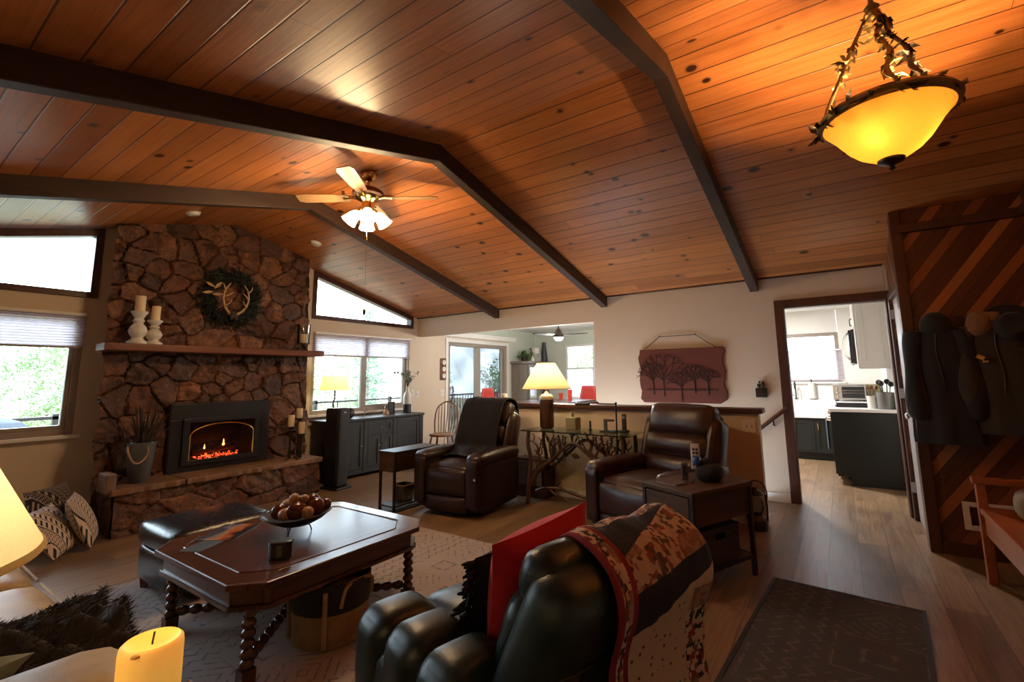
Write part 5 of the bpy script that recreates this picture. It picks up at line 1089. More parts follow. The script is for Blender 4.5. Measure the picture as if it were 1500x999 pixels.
part('ornament', MB().lathe([(.02, .095), (.012, .12), (.018, .15), (.004, .18)], (-.025, -.022, 0), 10), 'bronze', t, smooth=True); part('ornament', MB().ball((-.025, .02, .13), .02, 8).ball((-.025, .012, .165), .012, 8).tube([(-.025, .02, .09), (-.025, .02, .13)], .005, 6), 'black', t, smooth=True)

# ------------------------------------------------------------------ green recliner, quilt and pillows
GL, GR = (1.54, 1.075, 0), -.26
t = thing('recliner', 'dark green leather recliner seen from behind with three padded arm rolls', 'recliner', GL, GR); gl = 'green_leather'
part('base', MB().rbox((0, .02, .20), (.78, .66, .36), .05, n=8), gl, t, smooth=True); part('seat_cushion', MB().rbox((0, .08, .40), (.46, .62, .16), .06, (0, .02, .035)), gl, t, smooth=True); part('footrest', MB().rbox((0, .40, .22), (.46, .10, .34), .045, (0, .02, 0)), gl, t, smooth=True)
for sg in (-1, 1):
    a = part('arm', MB().rbox((sg*.355, .03, .25), (.23, .68, .44), .07, (.03, .03, 0)), gl, t, smooth=True)
    for y, z, h in ((.27, .355, .34), (.045, .37, .34), (-.17, .37, .34)): part('arm_roll', MB().rbox((sg*.358, y, z), (.265, .228, h), .075, (.012, .0, .012), n=12), gl, a, smooth=True)
lean = Matrix.Translation((0, -.30, .40)) @ Matrix.Rotation(.38, 4, 'X')
part('back_shell', MB().rbox((.01, -.045, .075), (.80, .20, .74), .085, (0, .015, .01), n=18, warp=lambda p: Vector((p.x*(1-.42*p.z), p.y+.05*max(0, abs(p.x)-.2), p.z))).xf(lean), gl, t, smooth=True); part('back_cushion', MB().rbox((0, .06, .14), (.62, .16, .34), .07, (.01, .04, .02), n=10).xf(lean), gl, t, smooth=True)
part('head_roll', MB().rbox((.01, .055, .37), (.62, .16, .17), .07, (.0, .015, .012), n=12).xf(lean), gl, t, smooth=True)
for sg in (-1, 1): part('back_seam', MB().tube([lean @ Vector((sg*.23, -.152, .285)), lean @ Vector((sg*.25, -.158, .1)), lean @ Vector((sg*.27, -.15, -.18))], .004, 6), gl, t)
part('roll_seam', MB().tube([lean @ Vector((x+.01, -.158+.6*max(0, abs(x)-.2)**2, .285+.012*math.cos(x*9))) for x in [-.34+.04*k for k in range(18)]], .003, 6), gl, t)
def L3(y, z): p = lean @ Vector((0, y, z)); return (p.y, p.z)
prof = [L3(.165, .20), L3(.15, .37), L3(.10, .455), L3(0, .478), L3(-.10, .465), L3(-.168, .39), L3(-.178, .25), (-.545, .44), (-.55, .28), (-.555, .12), (-.56, .03)]
def skew(u, v, q): k = min(1, v*2.2); q.x += -.02*k+.02*math.sin(v*9)*k; q.y += -.02*math.sin(u*7+1)*max(0, v-.5); return q
drape('quilt', 'navy, red and cream patchwork quilt draped over the green recliner back', 'quilt', prof, -.13, .36, 'quilt', place(GL, GR), nu=30, nv=90, fold=.014, thick=.012, seed=4, hem=.02, edge=skew)
tag(part('red_pillow', pillow(.43, .45, .21, rot=E3(.30, -.14, -.30)), 'red', smooth=True, loc=on(GL, GR, (-.045, -.15, .645))), 'red square pillow leaning on back of the green recliner', 'pillow')
t = thing('tasselled_pillow', 'black ruffled pillow tucked in front of red pillow on green recliner', 'pillow', on(GL, GR, (-.07, -.03, .61))); part('cover', pillow(.36, .34, .13, rot=E3(.35, -.1, -.28)), 'blackcloth', t, smooth=True)
mb = MB(); rr = random.Random(3); ro = E3(.35, -.1, -.28)
for k in range(40):
    s_ = k/39*2-1; p = ro @ Vector((-.175, 0, s_*.16)); d = ro @ Vector((-.04+rr.gauss(0, .01), rr.gauss(0, .015), rr.gauss(-.01, .01))); mb.tube([p, p+d*.6, p+d], [.006, .008, .004], 5)
part('ruffle', mb, 'blackcloth', t)

# ------------------------------------------------------------------ sofa with throw, foreground table, candle, lamp
t = thing('sofa', 'cream leather sofa along left wall, rolled arm in the foreground', 'sofa', (.08, 2.70, 0)); cl_ = 'cream_leather'
part('base', MB().rbox((0, 0, .19), (1.02, 2.40, .26), .04), cl_, t, smooth=True)
for k in range(3): part('seat_cushion', MB().rbox((.08, -.655+.655*k, .405), (.88, .65, .17), .06, (.02, .0, .025), n=10), cl_, t, smooth=True)
for k in range(3): part('back_cushion', MB().rbox((-.30, -.655+.655*k, .66), (.24, .64, .42), .09, (.04, .0, .02), n=10), cl_, t, smooth=True)
part('back_frame', MB().rbox((-.47, 0, .48), (.16, 2.44, .76), .06), cl_, t, smooth=True)
for sg in (-1, 1):
    a = part('arm', MB().rbox((-.06, sg*1.11, .31), (.98, .22, .52), .05).rbox((-.055, sg*1.12, .58), (.99, .31, .17), .075, (.01, .0, .01), n=10), cl_, t, smooth=True)
    part('arm_front', MB().rbox((.405, sg*1.11, .34), (.03, .20, .46), .014), cl_, a, smooth=True)
for x in (-.42, .46):
    for y in (-1.08, 1.08): part('foot', MB().lathe([(.025, 0), (.035, .07)], (x, y, 0), 12), 'mantel', t)
for k in range(3): part('cushion_piping', MB().tube([(.525, -.655+.655*k+y, .475) for y in (-.30, -.1, .1, .30)], .005, 6), cl_, t)
def furf(u, v):
    x, y = -.10+.68*u, -1.0+.68*v; e = min(1, 4*min(u+.02, v, 1-v)); h = .05+.10*e*(.6+.9*noise.noise((u*3, v*3.2, 2)))+.05*e*abs(noise.noise((u*5, v*8+u*3, 7)))*2+.02*noise.noise((u*14, v*16, 3))
    z = .505+h*.9; q = max(0, u-.86)/.14
    return (x-.06*q*q+.03*noise.noise((v*6, u*2, 5)), y, z-.22*q*q)
fm_ = MB().grid(furf, 60, 60); rr = random.Random(61); base_ = list(fm_.v)
for k in range(9000):
    p = Vector(furf(rr.random(), rr.random())); d = (Vector((rr.gauss(.5, .5), rr.gauss(-.2, .5), rr.uniform(.05, .8)))).normalized()*rr.uniform(.014, .03); w_ = d.orthogonal().normalized()*.0022; fm_.add([p-w_, p+w_, p+d], [(0, 1, 2)])
tag(part('fur_throw', fm_, 'fur', smooth=True, loc=(.08, 2.70, 0)), 'crumpled dark brown fur throw heaped on the cream sofa seat', 'throw')
tag(part('sofa_pillow', pillow(.34, .30, .13, rot=E3(1.0, 0, .2)), 'sage', smooth=True, loc=(.17, 1.86, .585)), 'grey green textured pillow against near arm of the cream sofa', 'pillow')
t = thing('lamp_table', 'dark red brown wood table in the near left foreground', 'side table', (.04, .925, 0))
part('table_top', MB().bb((-.42, -.235, .715), (.435, .235, .745)), 'mantel', t, bevel=.006); part('apron', MB().bb((-.38, -.20, .62), (.395, .20, .715)), 'mantel', t, bevel=.004)
for x in (-.37, .385):
    for y in (-.19, .19): part('leg', MB().bb((x-.022, y-.022, 0), (x+.022, y+.022, .62)), 'mantel', t, bevel=.004)
t = thing('pillar_candle', 'large glowing yellow pillar candle with melted rim in near foreground', 'candle', (.322, .928, .7455))
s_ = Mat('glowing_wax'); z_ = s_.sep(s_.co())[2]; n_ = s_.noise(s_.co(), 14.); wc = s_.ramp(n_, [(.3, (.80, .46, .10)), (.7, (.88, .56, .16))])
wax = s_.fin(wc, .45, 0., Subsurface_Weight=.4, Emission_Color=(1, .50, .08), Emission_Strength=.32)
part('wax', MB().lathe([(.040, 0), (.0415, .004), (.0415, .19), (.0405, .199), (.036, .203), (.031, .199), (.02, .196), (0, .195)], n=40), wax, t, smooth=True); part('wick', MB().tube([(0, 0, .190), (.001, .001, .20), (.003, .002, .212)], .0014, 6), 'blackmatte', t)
part('melted_lip', MB().ball((-.026, -.026, .198), .006, 8, (1.5, 1.1, .5)), plain('burnt_wax', (.62, .28, .06), .3), t, smooth=True); lamp('candle_glow', 'POINT', (.322, .928, 1.0), .12, (1, .6, .2), .02)
t = thing('foreground_lamp', 'lit lamp with pale yellow cone shade at left edge of near foreground', 'lamp', (0.0, .985, .7455))
part('lamp_shade', MB().lathe([(.190, .375), (.192, .385), (.085, .60)], n=56, cap=False), 'shade3', t, smooth=True); part('shade_trim', MB().tube([(.191*math.cos(2*PI*k/56), .191*math.sin(2*PI*k/56), .38) for k in range(57)], .006, 6), 'shade3', t, smooth=True)
part('lamp_base', MB().lathe([(.07, 0), (.07, .015), (.03, .03), (.05, .12), (.06, .2), (.03, .28), (.012, .31), (.012, .40)], n=28), 'brownglaze', t, smooth=True); part('harp', MB().tube([(-.084, 0, .59), (.084, 0, .59)], .003, 6).tube([(0, 0, .40), (0, 0, .60)], .004, 6), 'brass', t); part('bulb', MB().ball((0, 0, .47), .03, 8), 'bulb', t)
lamp('foreground_lamp_bulb', 'POINT', (0, .985, 1.24), 1.4, (1, .82, .58), .035)

# ------------------------------------------------------------------ entry: coats, hat, bench, vent
t = thing('coat_rail', 'dark wooden peg rail on diagonal cedar wall behind the coats', 'coat rack', (PX, -.83, 1.72)); part('rail', MB().bb((-.02, -.33, -.045), (-.001, .33, .045)), 'trim', t, bevel=.004)
for y in (-.20, .02, .17): part('peg', MB().tube([(-.015, y, 0), (-.06, y, .005), (-.085, y, .03)], .009, 8), 'steel', t, smooth=True)
def coat(name, y, zt_, h, w_, d, mat, label, seed, hood=True, open_=False):
    t = thing(name, label, 'coat', (PX-.05, y, zt_)); rr = random.Random(seed); rings = []; n = 36
    prof = [(0, .05, .045), (-.04, .12, .06), (-.09, .30, .085), (-.14, .42, .095), (-.25, .46, .10), (-.45, .48, .10), (-.7, .52, .11), (-.95, .55, .115), (-1, .54, .11)]
    for z, ww, dd in prof:
        ring = []
        for k in range(n):
            a = 2*PI*k/n; f = 1+.10*math.sin(a*7+seed+z*2)*min(1, -z*1.6)+.05*noise.noise((math.cos(a)*2, math.sin(a)*2+seed, z*3))
            ring.append((-.055+dd*d*math.cos(a)*f*.9 if math.cos(a) < 0 else -.055+.04*math.cos(a), ww*w_*math.sin(a)*f, z*h))
        rings.append(ring)
    part('coat_body', MB().loft(rings), mat, t, smooth=True)
    for sg in (-1, 1):
        c_ = curve([(-.055, sg*w_*.36, -.10*h), (-.08, sg*w_*.44, -.32*h), (-.10, sg*w_*.47, -.58*h), (-.085, sg*w_*.44, -.80*h)], 6); part('sleeve', MB().tube(c_, [.06+.010*math.sin(i*.45+seed) for i in range(len(c_)-1)]+[.05], 12), mat, t, smooth=True)
    if hood: part('hood', MB().ball((-.075, 0, -.05), .10, 14, (.7, .95, 1.1)), mat, t, smooth=True)
    c_ = [(-.055-.095*d*.9*1.05, .01+.012*math.sin(k), -h*(.12+.085*k)) for k in range(10)]; part('zipper', MB().tube(c_, .005, 6), 'bronze', t)
    return t
coat('hooded_coat', -.63, 1.735, .92, .36, .9, 'coat1', 'black hooded coat hanging leftmost on the cedar panelled wall', 1)
c2 = coat('lined_coat', -.955, 1.74, .84, .40, .9, 'coat2', 'charcoal brown coat with tan fleece collar hanging below the hat', 2, hood=False)
part('fleece_collar', MB().rbox((-.10, .085, -.055), (.09, .13, .17), .045, (.01, .01, .01), rot=E3(.25, 0, 0)).rbox((-.10, .03, -.01), (.08, .12, .08), .035), 'fleece', c2, smooth=True); part('gold_buckle', MB().rbox((-.163, .115, -.30), (.012, .05, .035), .005, n=4, rot=E3(.5, 0, 0)).rbox((-.160, .09, -.33), (.012, .035, .02), .005, n=4), 'brass', c2)
t = thing('black_hat', 'wide brimmed black hat hanging on the cedar wall above lined coat', 'hat', (PX-.12, -1.03, 1.645)); m = Matrix.Rotation(-1.35, 4, 'Y') @ Matrix.Rotation(.3, 4, 'Z')
part('brim', MB().lathe([(.06, .0), (.10, .002), (.155, .008), (.172, .022), (.170, .026), (.15, .014), (.10, .008), (.06, .006)], n=40).xf(m), 'coat1', t, smooth=True); part('crown', MB().lathe([(.092, .004), (.095, .05), (.088, .10), (.07, .118), (.03, .11), (0, .105)], n=36).xf(m), 'coat1', t, smooth=True); part('hat_band', MB().lathe([(.0945, .01), (.0965, .012), (.0965, .035), (.095, .037)], n=36).xf(m), 'black_leather', t, smooth=True)
t = thing('entry_bench', 'orange toned wooden bench with arm rail along the cedar entry wall', 'bench', (3.55, Y0+.03, 0))
part('seat', MB().bb((-.75, .02, .43), (.75, .52, .465)), 'bench', t, bevel=.005); part('apron', MB().bb((-.72, .485, .30), (.72, .505, .43)).bb((.70, .04, .30), (.72, .49, .43)), 'bench', t, bevel=.004)
for x in (-.72, .72):
    part('arm_post', MB().bb((x-.025, .475, 0), (x+.025, .525, .63)), 'bench', t, bevel=.005); part('leg', MB().bb((x-.025, .015, 0), (x+.025, .065, .80)), 'bench', t, bevel=.005); part('arm_rail', MB().bb((x-.035, .0, .615), (x+.035, .54, .655)), 'bench', t, bevel=.006)
part('back_rail', MB().bb((-.72, .02, .68), (.72, .045, .80)).bb((-.72, .02, .52), (.72, .045, .60)), 'bench', t, bevel=.004)
t = thing('tote_bag', 'olive tan bag slumped on the orange wood bench at right edge', 'bag', (3.97, -.93, .466)); part('bag_body', MB().rbox((0, 0, .09), (.22, .26, .18), .05, (.02, .02, .0)), plain('olive_canvas', (.17, .13, .06), .8), t, smooth=True); part('bag_handle', MB().tube(curve([(0, -.09, .17), (0, -.07, .28), (0, .07, .28), (0, .09, .17)]), .008, 8), plain('olive_strap', (.12, .09, .05), .8), t, smooth=True)
t = thing('wall_vent', 'white framed return air vent low on the cedar panelled wall', 'vent', (PX-.001, -.80, .19)); part('vent_frame', MB().bb((-.012, -.14, 0), (0, -.10, .20)).bb((-.012, .10, 0), (0, .14, .20)).bb((-.012, -.14, 0), (0, .14, .035)).bb((-.012, -.14, .165), (0, .14, .20)), 'plastic', t, bevel=.003)
for k in range(7): part('louvre', MB().box((-.005, 0, .045+.018*k), (.012, .20, .003), ry=.6), 'black', t)

# ------------------------------------------------------------------ kitchen
def cab_front(t, face, x0, x1, y, z0, z1, nm, mat):
    # framed front in the X-Z plane (face 'y') or Y-Z plane (face 'x')
    def B(a, b, c_, d, e0, e1): return ((a, y-e1, c_), (b, y-e0, d)) if face == 'y-' else ((a, y+e0, c_), (b, y+e1, d)) if face == 'y+' else ((y-e1, a, c_), (y-e0, b, d))
    mb = MB()
    for a, b, c_, d in ((x0, x0+.06, z0, z1), (x1-.06, x1, z0, z1), (x0, x1, z0, z0+.06), (x0, x1, z1-.06, z1)): mb.bb(*B(a, b, c_, d, 0, .02))
    mb.bb(*B(x0, x1, z0, z1, 0, .008)); return part(nm, mb, mat, t, bevel=.002)
t = thing('base_cabinet', 'black kitchen base cabinet end panel facing the doorway, right of stove', 'cabinet', (7.14, -.20, 0))
part('carcass', MB().bb((-.15, -.32, .10), (.15, .33, .865)).bb((-.15, -.32, 0), (.15, .20, .10)), 'cab_black', t, bevel=.003); part('end_panel', MB().bb((-.162, -.32, .10), (-.15, .33, .865)).bb((-.158, -.32, 0), (-.15, .20, .10)).bb((-.166, -.26, .155), (-.162, .27, .165)), 'cab_black', t, bevel=.002); part('door', MB().bb((-.14, .33, .12), (.14, .35, .85)), 'cab_black', t, bevel=.003)
tag(part('worktop', MB().bb((6.955, -.525, .868), (7.295, .16, .905)), 'marble', bevel=.004), 'white worktop over black cabinet nearest the kitchen doorway', 'worktop')
t = thing('kitchen_range', 'steel gas range with black grates beyond the black kitchen cabinet', 'stove', (7.68, -.19, 0)); part('range_body', MB().bb((-.375, -.325, .04), (.375, .30, .89)), 'steel', t, bevel=.004); part('oven_door', MB().bb((-.36, .30, .20), (.36, .335, .70)), 'steel', t, bevel=.004); part('oven_window', MB().bb((-.25, .335, .30), (.25, .338, .58)), 'black', t)
part('oven_handle', MB().tube([(-.32, .335, .73), (-.32, .385, .735), (.32, .385, .735), (.32, .335, .73)], .012, 8), 'chrome', t, smooth=True); part('control_panel', MB().bb((-.37, .29, .76), (.37, .34, .89)), 'steel', t, bevel=.006); part('storage_drawer', MB().bb((-.36, .30, .05), (.36, .33, .18)), 'steel', t, bevel=.004)
for k in range(5): part('burner_knob', MB().lathe([(.026, 0), (.022, .035), (0, .036)], n=14, m=Matrix.Rotation(-PI/2, 4, 'X')), 'chrome', t, smooth=True, loc=(-.28+.14*k, .34, .83))
g = MB()
for x in (-.34, -.23, -.12, 0, .12, .23, .34): g.bb((x-.008, -.30, .905), (x+.008, .27, .925))
for y in (-.30, -.02, .255): g.bb((-.35, y-.008, .898), (.35, y+.008, .918))
g.bb((-.36, -.31, .89), (.36, .29, .899)); part('burner_grates', g, 'blackmatte', t)
tag(part('dish_towel', MB().grid(lambda u, v: (7.50+.16*u+.01*math.sin(v*5), .208+(.012*math.sin(u*9)), .745-.40*v), 10, 12), plain('blue_grey_towel', (.06, .075, .11), .9), solid=.006), 'blue grey dish towel hanging on the range oven handle', 'towel')
t = thing('wall_cabinet', 'white kitchen wall cabinet with framed end panel near doorway', 'cabinet', (7.11, -.36, 1.39)); part('carcass', MB().bb((-.16, -.165, 0), (.16, .15, .88)), 'cab_white', t, bevel=.003); cab_front(t, 'x-', -.16, .145, -.16, .01, .87, 'end_panel', 'cab_white'); cab_front(t, 'y+', -.155, .155, .15, .01, .87, 'door', 'cab_white'); part('crown', MB().bb((-.185, -.165, .88), (.16, .185, .95)), 'cab_white', t, bevel=.006)
t = thing('upper_cabinet', 'white kitchen wall cabinet above the microwave', 'cabinet', (7.68, -.36, 1.93)); part('carcass', MB().bb((-.395, -.165, .0), (.395, .15, .34)), 'cab_white', t, bevel=.003); cab_front(t, 'y+', -.39, -.003, .15, .01, .33, 'door', 'cab_white'); cab_front(t, 'y+', .003, .39, .15, .01, .33, 'door', 'cab_white')
for x in (-.05, .05): part('door_pull', MB().tube([(x, .165, .04), (x, .195, .05), (x, .195, .13), (x, .165, .14)], .005, 6), 'black', t)
t = thing('microwave', 'dark microwave with curved steel handle over the kitchen range', 'microwave', (7.68, -.35, 1.46)); part('microwave_body', MB().bb((-.39, -.175, 0), (.39, .19, .44)), 'black', t, bevel=.005); part('microwave_door', MB().bb((-.39, .19, .01), (.20, .222, .43)), 'black', t, bevel=.004); part('microwave_handle', MB().tube(curve([(-.36, .222, .04), (-.36, .275, .12), (-.36, .285, .22), (-.36, .275, .32), (-.36, .222, .40)]), .011, 8), 'chrome', t, smooth=True); part('vent_strip', MB().bb((-.38, .18, -.012), (.38, .21, 0)), 'steel', t)
t = thing('sink_cabinet', 'black kitchen base cabinets under the window with gold pulls', 'cabinet', (9.0, .95, 0)); part('carcass', MB().bb((-.30, -1.47, .10), (.29, -.86, .865)).bb((-.30, -.22, .10), (.29, 1.45, .865)).bb((-.30, -.86, .10), (.29, -.22, .64)).bb((-.25, -1.47, 0), (.29, 1.45, .10)), 'cab_black', t, bevel=.003)
for a, b, z1 in ((-1.10, -.865, .85), (-.85, -.54, .63), (-.535, -.225, .63), (-.21, .25, .85), (.26, .80, .85)): d = cab_front(t, 'x-', a, b, -.30, .12, z1, 'door', 'cab_black'); part('door_pull', MB().tube([(-.325, b-.05, z1-.17), (-.345, b-.05, z1-.16), (-.345, b-.05, z1-.07), (-.325, b-.05, z1-.06)], .005, 6), 'brass', d)
tag(part('sink_worktop', MB().bb((8.68, -.525, .868), (9.298, .085, .905)).bb((8.68, .735, .868), (9.298, 2.4, .905)).bb((9.19, .085, .868), (9.298, .735, .905)), 'marble', bevel=.004), 'white worktop around the farmhouse sink under kitchen window', 'worktop')
t = thing('farmhouse_sink', 'white apron front farmhouse sink below the kitchen window', 'sink', (8.92, .41, .645)); part('sink_basin', MB().bb((-.27, -.32, 0), (.26, .32, .02)).bb((-.27, -.32, 0), (-.235, .32, .26)).bb((.235, -.32, 0), (.26, .32, .25)).bb((-.27, -.32, 0), (.26, -.29, .255)).bb((-.27, .29, 0), (.26, .32, .255)), 'white', t, bevel=.008); part('drain', MB().lathe([(.04, .02), (.04, .024), (0, .024)], n=16), 'steel', t)
t = thing('kitchen_faucet', 'black gooseneck faucet behind the white sink', 'faucet', (9.22, .66, .906)); part('faucet_neck', MB().lathe([(.025, 0), (.02, .02)], n=16).tube(curve([(0, 0, .01), (0, 0, .22), (-.06, 0, .30), (-.13, 0, .25), (-.14, 0, .18)]), .012, 10), 'blackmatte', t, smooth=True); part('faucet_lever', MB().tube([(0, .02, .06), (0, .07, .09)], .007, 8), 'blackmatte', t, smooth=True)
t = thing('paper_towel_holder', 'white paper towel roll on dark stand beneath the kitchen window', 'paper towel', (9.05, .52, .906)); t.location = (9.245, .42, .906); part('stand', MB().cyl((0, 0, 0), .05, .012).cyl((0, 0, .01), .007, .31, 10).ball((0, 0, .32), .013, 8), 'bronze', t, smooth=True); part('paper_roll', MB().lathe([(.018, .014), (.05, .014), (.05, .28), (.018, .28)], n=28), 'whiteceramic', t, smooth=True)
t = thing('toaster_oven', 'steel toaster oven with glass door on far kitchen counter', 'toaster oven', (9.0, -.10, .906), PI/2-.1); part('oven_shell', MB().bb((-.21, -.16, .02), (.21, .16, .26)), 'steel', t, bevel=.008); part('glass_door', MB().bb((-.20, .158, .05), (.09, .166, .22)), 'black', t, bevel=.003); part('door_bar', MB().tube([(-.18, .166, .225), (-.18, .19, .228), (.07, .19, .228), (.07, .166, .225)], .006, 6), 'chrome', t); part('oven_rack', MB().bb((-.19, .1665, .12), (.08, .168, .127)).bb((-.19, .1665, .16), (.08, .168, .167)), 'chrome', t)
for z in (.07, .13, .19): part('dial', MB().lathe([(.018, 0), (.016, .016), (0, .017)], n=12, m=Matrix.Rotation(-PI/2, 4, 'X')), 'chrome', t, loc=(.15, .16, z))
for x in (-.18, .18): part('foot', MB().bb((x-.015, -.13, 0), (x+.015, .13, .02)), 'black', t)
t = thing('utensil_canister', 'steel canister with utensils on white worktop by the kitchen doorway', 'canister', (7.10, -.425, .906)); part('canister_body', MB().lathe([(.085, 0), (.088, .005), (.088, .20), (.082, .20), (.08, .01), (0, .008)], n=28), plain('dull_grey_metal', (.16, .16, .155), .4, .4), t, smooth=True)
for k, (x, y, L, nm) in enumerate(((-.02, .02, .28, 'ladle'), (.03, -.02, .30, 'spatula'), (.0, -.04, .27, 'spoon'), (.03, .03, .29, 'whisk'))): part(nm, MB().tube([(x*.6, y*.6, .02), (x*1.4, y*1.4, L)], .006, 6).ball((x*1.6, y*1.6, L+.025), .03, 8, (.5, 1, 1.1)), 'blackmatte', t, smooth=True)
t = thing('spoon_crock', 'white crock of wooden spoons behind the steel utensil canister', 'crock', (7.20, -.30, .906)); part('crock_body', MB().lathe([(.055, 0), (.058, .15), (.05, .15), (.048, .01), (0, .01)], n=24), 'whiteceramic', t, smooth=True)
for x, y in ((.02, .0), (-.02, .02), (0, -.025)): part('wooden_spoon', MB().tube([(x*.5, y*.5, .02), (x*1.8, y*1.8, .23)], .006, 6).ball((x*1.95, y*1.95, .25), .022, 8, (.5, 1, 1.3)), 'chairwood', t, smooth=True)
tag(part('cutting_board', MB().bb((8.55-.0, -.50, .906), (8.58, -.20, 1.16)), plain('olive_board', (.20, .19, .08), .5), bevel=.008), 'olive coloured board standing behind the stove beside toaster oven', 'board'); bpy.data.objects['cutting_board'].location = (.62, 0, 0)

# ------------------------------------------------------------------ dining room
t = thing('dining_hutch', 'grey brown dining hutch with glass door standing against far gable wall', 'hutch', (9.05, 5.95, 0)); part('carcass', MB().bb((-.46, -.20, .06), (.46, .235, 1.64)), 'hutch', t, bevel=.004); part('cornice', MB().bb((-.50, -.24, 1.64), (.50, .24, 1.70)), 'hutch', t, bevel=.012); part('hutch_plinth', MB().bb((-.48, -.22, 0), (.48, .235, .07)), 'hutch', t, bevel=.004)
for a, b in ((-.44, -.005), (.005, .44)):
    d = cab_front(t, 'y-', a, b, -.20, .80, 1.62, 'glass_door', 'hutch'); part('door_glass', MB().bb((a+.06, -.214, .86), (b-.06, -.210, 1.56)), 'chrome' if a < 0 else 'table_glass', d); cab_front(t, 'y-', a, b, -.20, .10, .77, 'lower_door', 'hutch')
t = leaf_spray('potted_plant', 'bushy green plant in small dark pot on top left of hutch', 'plant', (8.72, 5.90, 1.70), 26, .20, .12, .26, .07, 9, 'leaf', seed=15, droop=.5); part('pot', MB().lathe([(.06, 0), (.08, .09), (.085, .1), (.07, .1), (.06, .02)], n=20), 'stem', t, smooth=True)
t = thing('bunny_figure', 'small white figurine beside the plant on the hutch', 'figurine', (8.83, 5.76, 1.70)); part('body', MB().lathe([(.04, 0), (.045, .03), (.025, .08), (0, .1)], n=14), 'whiteceramic', t, smooth=True); part('head', MB().ball((0, 0, .11), .025, 8), 'whiteceramic', t, smooth=True)
t = thing('stoneware_jug', 'two tone cream and grey stoneware jug on hutch centre', 'jug', (9.17, 5.88, 1.70)); part('jug_base', MB().lathe([(.11, 0), (.12, .02), (.12, .16), (.10, .19), (0, .19)], n=28), plain('grey_stoneware', (.33, .33, .28), .5), t, smooth=True); part('jug_neck', MB().lathe([(.10, .185), (.085, .21), (.085, .30), (.092, .32), (.078, .32), (.07, .2)], n=28), 'whiteceramic', t, smooth=True); part('jug_handle', MB().tube(curve([(-.08, 0, .30), (-.14, 0, .29), (-.13, 0, .21), (-.09, 0, .20)]), .012, 8), 'whiteceramic', t, smooth=True)
t = thing('slim_vase', 'tall slim charcoal vase on right end of hutch', 'vase', (9.43, 5.82, 1.70)); part('vase_body', MB().lathe([(.085, 0), (.09, .01), (.07, .20), (.045, .42), (.048, .46), (.04, .46), (.03, .3)], n=24, cap=False), 'black_ceramic', t, smooth=True); part('vase_foot', MB().lathe([(.088, 0), (.09, .008), (0, .009)], n=24), 'black_ceramic', t)
t = thing('dining_fan', 'three bladed dark ceiling fan with light in the dining room', 'ceiling fan', (6.90, 3.96, 2.405)); part('canopy', MB().lathe([(.05, -.10), (.06, -.05), (.075, -.003)], n=24).cyl((0, 0, -.26), .012, .17), 'bronze', t, smooth=True); part('motor', MB().lathe([(.03, -.40), (.085, -.385), (.095, -.35), (.06, -.29), (.03, -.24)], n=28), 'bronze', t, smooth=True); lamp('dining_fan_light', 'POINT', (6.90, 3.96, 1.90), 75, (1, .93, .85), .08); part('fan_light', MB().lathe([(0, -.45), (.05, -.44), (.08, -.41), (.085, -.39)], n=24), emit('fan_light_glass', (1, .72, .5), 4.), t, smooth=True)
for k in range(3):
    m = Matrix.Rotation(-.92+2*PI/3*k, 4, 'Z') @ Matrix.Translation((0, 0, -.345)) @ Matrix.Rotation(.18, 4, 'Y'); part('fan_blade', MB().prism([(-.04, .06), (.04, .06), (.065, .25), (.05, .48), (.015, .54), (-.03, .50), (-.055, .25)], 2, -.006, .006).xf(m), 'blackmatte', t, bevel=.002)
t = thing('dining_table', 'dark counter height dining table beyond the half wall', 'dining table', (7.35, 4.55, 0)); part('table_top', MB().bb((-.95, -.62, .86), (.95, .62, .90)), 'cap', t, bevel=.006); part('apron', MB().bb((-.86, -.53, .77), (.86, .53, .86)), 'cap', t)
for x in (-.84, .84):
    for y in (-.51, .51): part('leg', MB().bb((x-.04, y-.04, 0), (x+.04, y+.04, .77)), 'cap', t, bevel=.005)
def stool(loc, rz, label):
    t = thing('counter_stool', label, 'stool', loc, rz, 'red backed stools at the dining table'); part('seat', MB().rbox((0, 0, .63), (.42, .40, .07), .03), 'redplastic', t, smooth=True); part('backrest', MB().rbox((0, .19, .95), (.40, .05, .40), .024, (0, .01, 0), warp=lambda p: Vector((p.x*(1-max(0, p.z)*1.3), p.y, p.z))), 'redplastic', t, smooth=True)
    for x in (-.17, .17):
        for y in (-.16, .18): part('leg', MB().tube([(x*1.15, y*1.15, 0), (x, y, .60)]+([(x*.95, y+.02, .9)] if y > 0 else []), .014, 8), 'cap', t, smooth=True)
    part('foot_ring', MB().tube([(-.185, -.175, .22), (.185, -.175, .22), (.185, .2, .22), (-.185, .2, .22), (-.185, -.175, .22)], .009, 6), 'cap', t)
stool((7.05, 5.45, 0), 0, 'red backed counter stool at dining table side toward the glass door'); stool((8.58, 4.35, 0), -PI/2, 'red backed counter stool at dining table end below the far window')
for x, y, lab in ((7.72, 4.22, 'red tumbler on dining table in front of the far window'), (8.05, 4.60, 'shorter red tumbler on dining table left of the taller one')):
    t = thing('red_tumbler', lab, 'tumbler', (x, y, .90), 0, 'red tumblers on the dining table'); h = .20 if y < 4.5 else .12; part('tumbler_body', MB().lathe([(.035, 0), (.045, h), (.041, h), (.032, .01), (0, .01)], n=20), 'redplastic', t, smooth=True); part('tumbler_rim', MB().tube([(.043*math.cos(2*PI*k/20), .043*math.sin(2*PI*k/20), h) for k in range(21)], .003, 5), 'redplastic', t)
